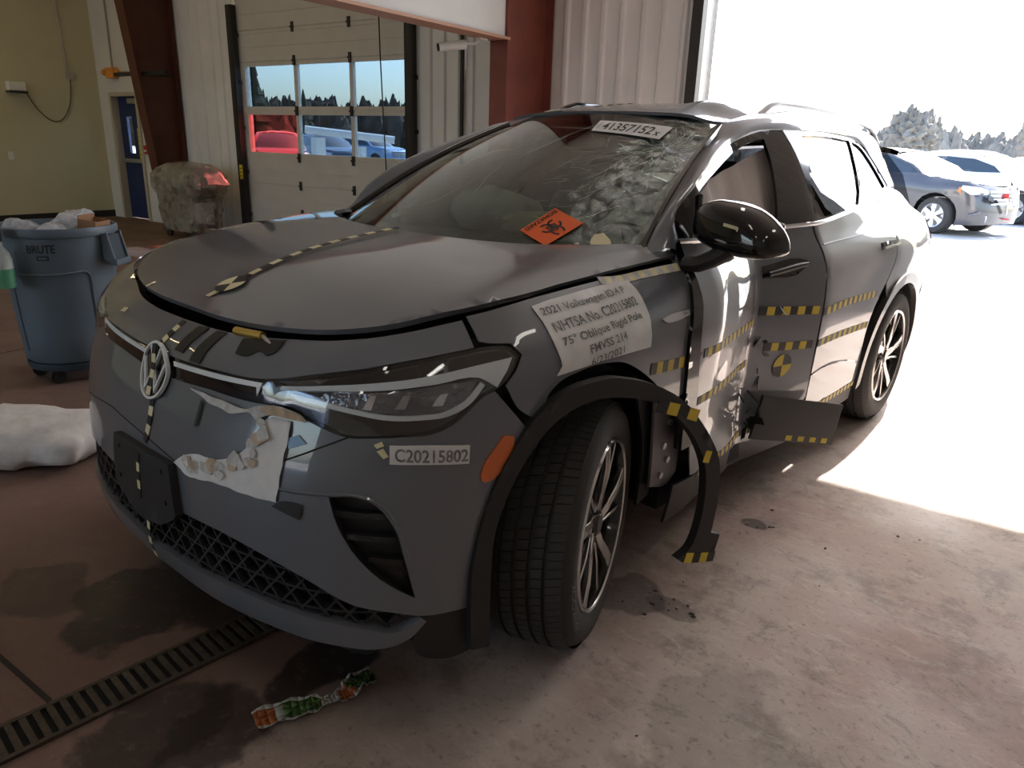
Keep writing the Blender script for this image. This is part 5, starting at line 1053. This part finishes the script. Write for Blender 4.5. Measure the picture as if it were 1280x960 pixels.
MB(GT).bx(-.32, .32, -.19, .19, .14, .17).build('bottom_shelf', M_gb, g, 0); MB(GT).cyl((-.25, -.26, .84), (.25, -.26, .84), .012, n=8).build('lid_handle', M_gs, g)
cv = MB(GT); rows = []
for z, hx, hy in ((.10, .40, .26), (.22, .42, .27), (.40, .42, .27), (.56, .46, .28), (.68, .60, .30), (.76, .64, .31), (.86, .56, .30), (.96, .44, .26), (1.02, .34, .18), (1.04, .15, .08), (1.045, .02, .01)):
    row = []
    for j in range(48):
        a = 2*math.pi*j/48; c_, s_ = math.cos(a), math.sin(a); p = Vector((hx*math.copysign(abs(c_)**.45, c_), hy*math.copysign(abs(s_)**.55, s_), z)); f_ = 1+.16*noise.fractal(p*6, 1, 2, 4)+.03*math.sin(a*11+z*4)
        row.append((p.x*f_, p.y*f_, z+.02*noise.noise(p*7)))
    rows.append(row)
cv.grid(rows, closed=True); cv.build('plastic_cover', M_cover, g)
# ---------------------------------------------------------------- outside: vehicles, trees, pole
def suv(name, loc, ang, paint, label, cat='car', broken=False, sc=1.0):
    T = Matrix.Translation(loc) @ Matrix.Rotation(ang, 4, 'Z') @ Matrix.Scale(sc, 4)
    e = empty(name, loc, label, cat)
    Tn = np.array(T)[:3, :3]; To = np.array(T)[:3, 3]
    tf = lambda fn: (lambda a, b: fn(a, b) @ Tn.T+To)
    sd0 = lambda u, z: side0(np.abs(u), z)*np.stack([np.where(np.asarray(u) < 0, -1., 1.), np.ones_like(np.asarray(u, float)), np.ones_like(np.asarray(u, float))], -1)
    sf = tf(sd0)
    body = [(0,.26),(1.06,.22)]+arc(UF, .37, .43, 205, -25, 12)+[(1.98,.22),(3.8,.22)]+arc(UR, .37, .43, 205, -25, 12)+[(4.72,.24),(5.85,.26),(5.85,.98),(4.9,1.12),(4.3,1.17),(3.0,1.13),(1.98,1.12),(1.4,1.06),(1.05,1.03),(.6,.97),(0,.94)]
    for s in (1, -1):
        panel('body_side', sg(body, s), sf, paint, e, .12, th=.01)
        gw = [(2.05,1.155),(2.25,1.30),(2.8,1.455),(3.5,1.50),(3.95,1.49),(4.2,1.28),(3.5,1.175),(2.6,1.145)]
        fr_ = [(1.98,1.12),(2.0,1.17),(2.2,1.31),(2.78,1.49),(3.5,1.55),(4.05,1.53),(4.4,1.25),(4.3,1.17),(3.0,1.13)]
        panel('side_frame', sg(fr_, s), sf, paint, e, .12, th=.02, holes=[sg(gw, s)]); panel('side_window', sg(gw, s), sf, M_lotglass, e, .15, th=.01, off=-.01)
        lp = panel('headlamp', sg([(.55,.80),(.95,.80),(1.12,.90),(1.10,.96),(.75,.93),(.55,.88)], s), sf, M_lotlamp, e, .08, off=.006); panel('turn_lamp', sg([(1.10,.80),(1.16,.86),(1.14,.93),(1.11,.92)], s), sf, M_amber, lp, .06, off=.008)
        inn = [gi_ for gi_ in (glass(np.array([s*1.]), np.array([t]))[0] for t in (0, .3, .65, 1.))]+[roof(np.array([.55*s]), np.array([y]))[0] for y in (2.6, 3.2, 3.8, 4.2)]
        ou = [sd0(np.array([u_*s]), np.array([z_]))[0] for u_, z_ in ((1.98, 1.11), (2.2, 1.31), (2.5, 1.40), (2.78, 1.49), (3.2, 1.53), (3.6, 1.55), (4.05, 1.53), (4.4, 1.26))]
        MB(T).grid([[tuple(p) for p in ou], [tuple((p+q)/2+np.array([.01*s, 0, .015])) for p, q in zip(ou, inn)], [tuple(p) for p in inn]]).build('roof_pillar', paint, e)
        for hy in (.885, 3.60):
            W = T @ Matrix.Translation((s*.90, hy, .36)) @ Matrix.Rotation(R(90 if s > 0 else -90), 4, 'Y')
            w0 = MB(W).lathe([(.23, 0), (.33, .008), (.36, -.03), (.36, -.20), (.3, -.22), (.22, -.22)], 28).build('wheel', M_tyre, e)
            b = MB(W); b.lathe([(.235, .002), (.215, -.01), (.21, -.10), (.001, -.10)], 28)
            for k in range(6): a = R(60*k); b.prism([(.03,-.03),(.03,.03),(.215,.045),(.215,-.045)], lambda x, y, h, a=a: (x*math.cos(a)-y*math.sin(a), x*math.sin(a)+y*math.cos(a), -.012+h), -.03)
            b.lathe([(.001, -.005), (.05, -.008), (.05, -.05)], 16); b.build('rim', M_satin, w0, 30)
    panel('bonnet', both([(0,.15),(.35,.17),(.65,.32),(.78,.55),(.80,1.33),(.72,1.24),(.53,1.0),(.2,.9),(0,.88)]), tf(hood), paint, e, .12, th=.01); panel('roof', roofp, tf(roof), paint, e, .15, th=.01)
    panel('windscreen', [(-1,0),(1,0),(.98,1),(-.98,1)], tf(glass), M_lotglass, e, .2)
    g_ = panel('grille', [(-.5,.62),(.5,.62),(.52,.88),(-.52,.88)], sf, M_chrome if broken else M_plast, e, .1, off=.008)
    for z in (.67, .74, .81): panel('grille_bar', [(-.49,z),(.49,z),(.49,z+.02),(-.49,z+.02)], sf, M_plast if broken else M_satin, g_, .1, off=.016)
    MB(T).bx(-.62, .62, .3, 4.3, .2, .62).bx(-.6, .6, 4.3, 4.52, .3, 1.05).build('underbody', M_under, e, 0)
    if broken:
        for k in range(12):
            a = dbr.uniform(-.9, .4); q = T @ Vector((a*1.0-.15, dbr.uniform(-.12, .15)+.12*abs(a), dbr.uniform(.35, .85))); d_ = Vector((dbr.uniform(-.2, .2), dbr.uniform(-.2, .2), dbr.uniform(-.15, .15)))
            MB().box((0, 0, 0), (dbr.uniform(.1, .3), .02, dbr.uniform(.05, .15)), 0, Matrix.Translation(q) @ Matrix.Rotation(dbr.uniform(0, 3), 4, d_)).build('broken_piece', (M_chrome, M_plast, M_redp, M_inner)[k % 4], e, 0)
    return e
M_lotglass = mat('dark_car_glass', (.03, .045, .06), .05, coat=.5); M_lotlamp = mat('clear_lamp', (.6, .6, .62), .1, coat=.6)
pt = lambda n, c: mat(n, c, .3, metal=.2, coat=1)
A72 = R(72)
suv('parked_suv', (-.60, 16.6, -.03), A72, pt('dark_slate_paint', (.06, .062, .070)), 'dark slate damaged car outside, nearest the garage opening', broken=True)
suv('parked_suv', (.15, 20.9, -.03), R(70), pt('white_paint', (.70, .70, .70)), 'white car outside parked behind the dark slate one')
suv('parked_suv', (2.0, 25.6, -.03), R(75), pt('silver_paint', (.50, .51, .53)), 'silver car outside at the right edge of the lot')
suv('parked_suv', (-1.4, 31.0, .0), R(80), pt('blue_paint', (.03, .10, .40)), 'blue car outside, roof showing above the white car', sc=1.06)
for k, (d_, dist, ang, c, lb_) in enumerate(((350, 24, 60, (.30, .03, .03), 'red car seen through the pink garage door pane'), (430, 31, 75, (.05, .08, .15), 'dark blue car seen through the garage door windows'), (500, 40, 95, (.20, .35, .55), 'light blue car seen at the right garage door pane'))):
    dx, dy = {350: (-.851, .526), 430: (-.807, .592), 500: (-.764, .645)}[d_]
    suv('parked_suv', (CAM[0]+dx*dist, CAM[1]+dy*dist, -.03), R(ang), pt('lot_paint', c), lb_)
# white barrier beyond the garage door
b0 = Vector((CAM[0]-.825*21, CAM[1]+.564*21, 0)); be = empty('white_barrier', b0, 'white lifting barrier with posts seen through the garage door', 'barrier')
MB().box((b0.x, b0.y, .7), (.22, .3, 1.46)).build('post', M_whitep, be, 0); MB().box((b0.x+.75, b0.y+.85, .6), (.15, .15, 1.26)).build('post', M_whitep, be, 0); MB().tube([(b0.x-.2, b0.y-.25, 1.62), (b0.x+1.3, b0.y+1.5, 1.42)], .10, 8).build('beam', M_whitep, be)
p0_ = Vector((CAM[0]-.824*70, CAM[1]+.566*70, 0)); le = empty('light_pole', p0_, 'twin-headed lot light pole seen through the garage door', 'light pole')
MB().cyl(p0_, p0_+Vector((0, 0, 4.3)), .09, .06, n=10).build('pole', M_track, le)
for s in (1, -1): MB().tube([p0_+Vector((0, 0, 4.25)), p0_+Vector((s*.5, s*.45, 4.45)), p0_+Vector((s*1.0, s*.9, 4.40))], [.05, .12, .16], 8).build('lamp_head', M_track, le)
# far trees
M_haze_leaf = mat('haze_pale_foliage', (.22, .20, .17), .9, var=.3, vscale=.6); M_dleaf = mat('dark_conifer', (.018, .028, .018), .9, var=.5, vscale=.8); M_bark = mat('bark', (.09, .07, .05), .9)  # pale leaf colour lightened to stand in for haze and overexposure
M_wood = mat('dark_woodland', (.055, .05, .042), .9, var=.5, vscale=.7)
tr2 = random.Random(21)
for (a0, a1, m_, hm, lb_) in ((-12, 33, M_haze_leaf, 1.0, 'distant haze-paled hedgerow behind the car lot'), (40, 82, M_wood, 1.45, 'distant dark woodland seen through the garage door')):
    tl = MB()
    for k in range(420):
        a = R(tr2.uniform(a0, a1)); dd = tr2.uniform(88, 108); h = tr2.uniform(2.6, 4.2)*hm; x, y = CAM[0]-math.sin(a)*dd, CAM[1]+math.cos(a)*dd
        tl.sell((x, y, h*.42), (tr2.uniform(.7, 1.6), tr2.uniform(.7, 1.6), h*.57), (1.4, 1), 12, 11, wob=.45, wsc=2.6, seed=k)
    o = tl.build('tree_line', m_, smooth=0); tag(o, lb_, 'trees', kind='stuff')
def conifer(x, y, h, lb_, m=M_dleaf, wd=.12):
    e = empty('tree', (x, y, 0), lb_, 'tree'); MB().cyl((x, y, 0), (x, y, h), .12, .03, n=7).build('trunk', M_bark, e); b = MB()
    for k in range(9):
        z = h*(.15+.8*k/9); r_ = h*.2*(1-k/10)+.05; b.grid([[(x+r_*(1+.25*math.sin(j*5+k))*math.cos(2*math.pi*j/12), y+r_*(1+.25*math.sin(j*5+k))*math.sin(2*math.pi*j/12), z) for j in range(12)], [(x+.03*math.cos(j), y+.03*math.sin(j), z+h*.2) for j in range(12)]], closed=True)
    if m is M_haze_leaf:
        b = MB(); b.sell((x, y, h*.58), (h*wd, h*wd, h*.44), (1.1, 1), 44, 32, wob=.40, wsc=3.5, seed=int(x*3))
    b.build('crown', m, e, 0)
for (px_, dist, h, lb_) in ((1108, 62, 4.4, 'leftmost bushy tree on the horizon above the dark slate car'), (1119, 78, 4.8, 'thin tree on the horizon right of the bushy one'), (1130, 64, 4.5, 'taller thin tree on the horizon above the dark slate car'), (1141, 74, 4.3, 'small tree on the horizon, rightmost of the near group'), (1247, 66, 4.4, 'lone pointed tree on the horizon at far right'), (322, 45, 5.2, 'conifer seen through the top left garage door pane'), (380, 60, 4.5, 'conifer beside the light pole seen through the garage door')):
    an = YAW+math.atan2(px_-640, FPX/math.cos(PITCH)*.97); conifer(CAM[0]+math.sin(an)*dist, CAM[1]+math.cos(an)*dist, h, lb_, M_haze_leaf if px_ > 600 else M_dleaf, .34 if px_ == 1108 else .10)
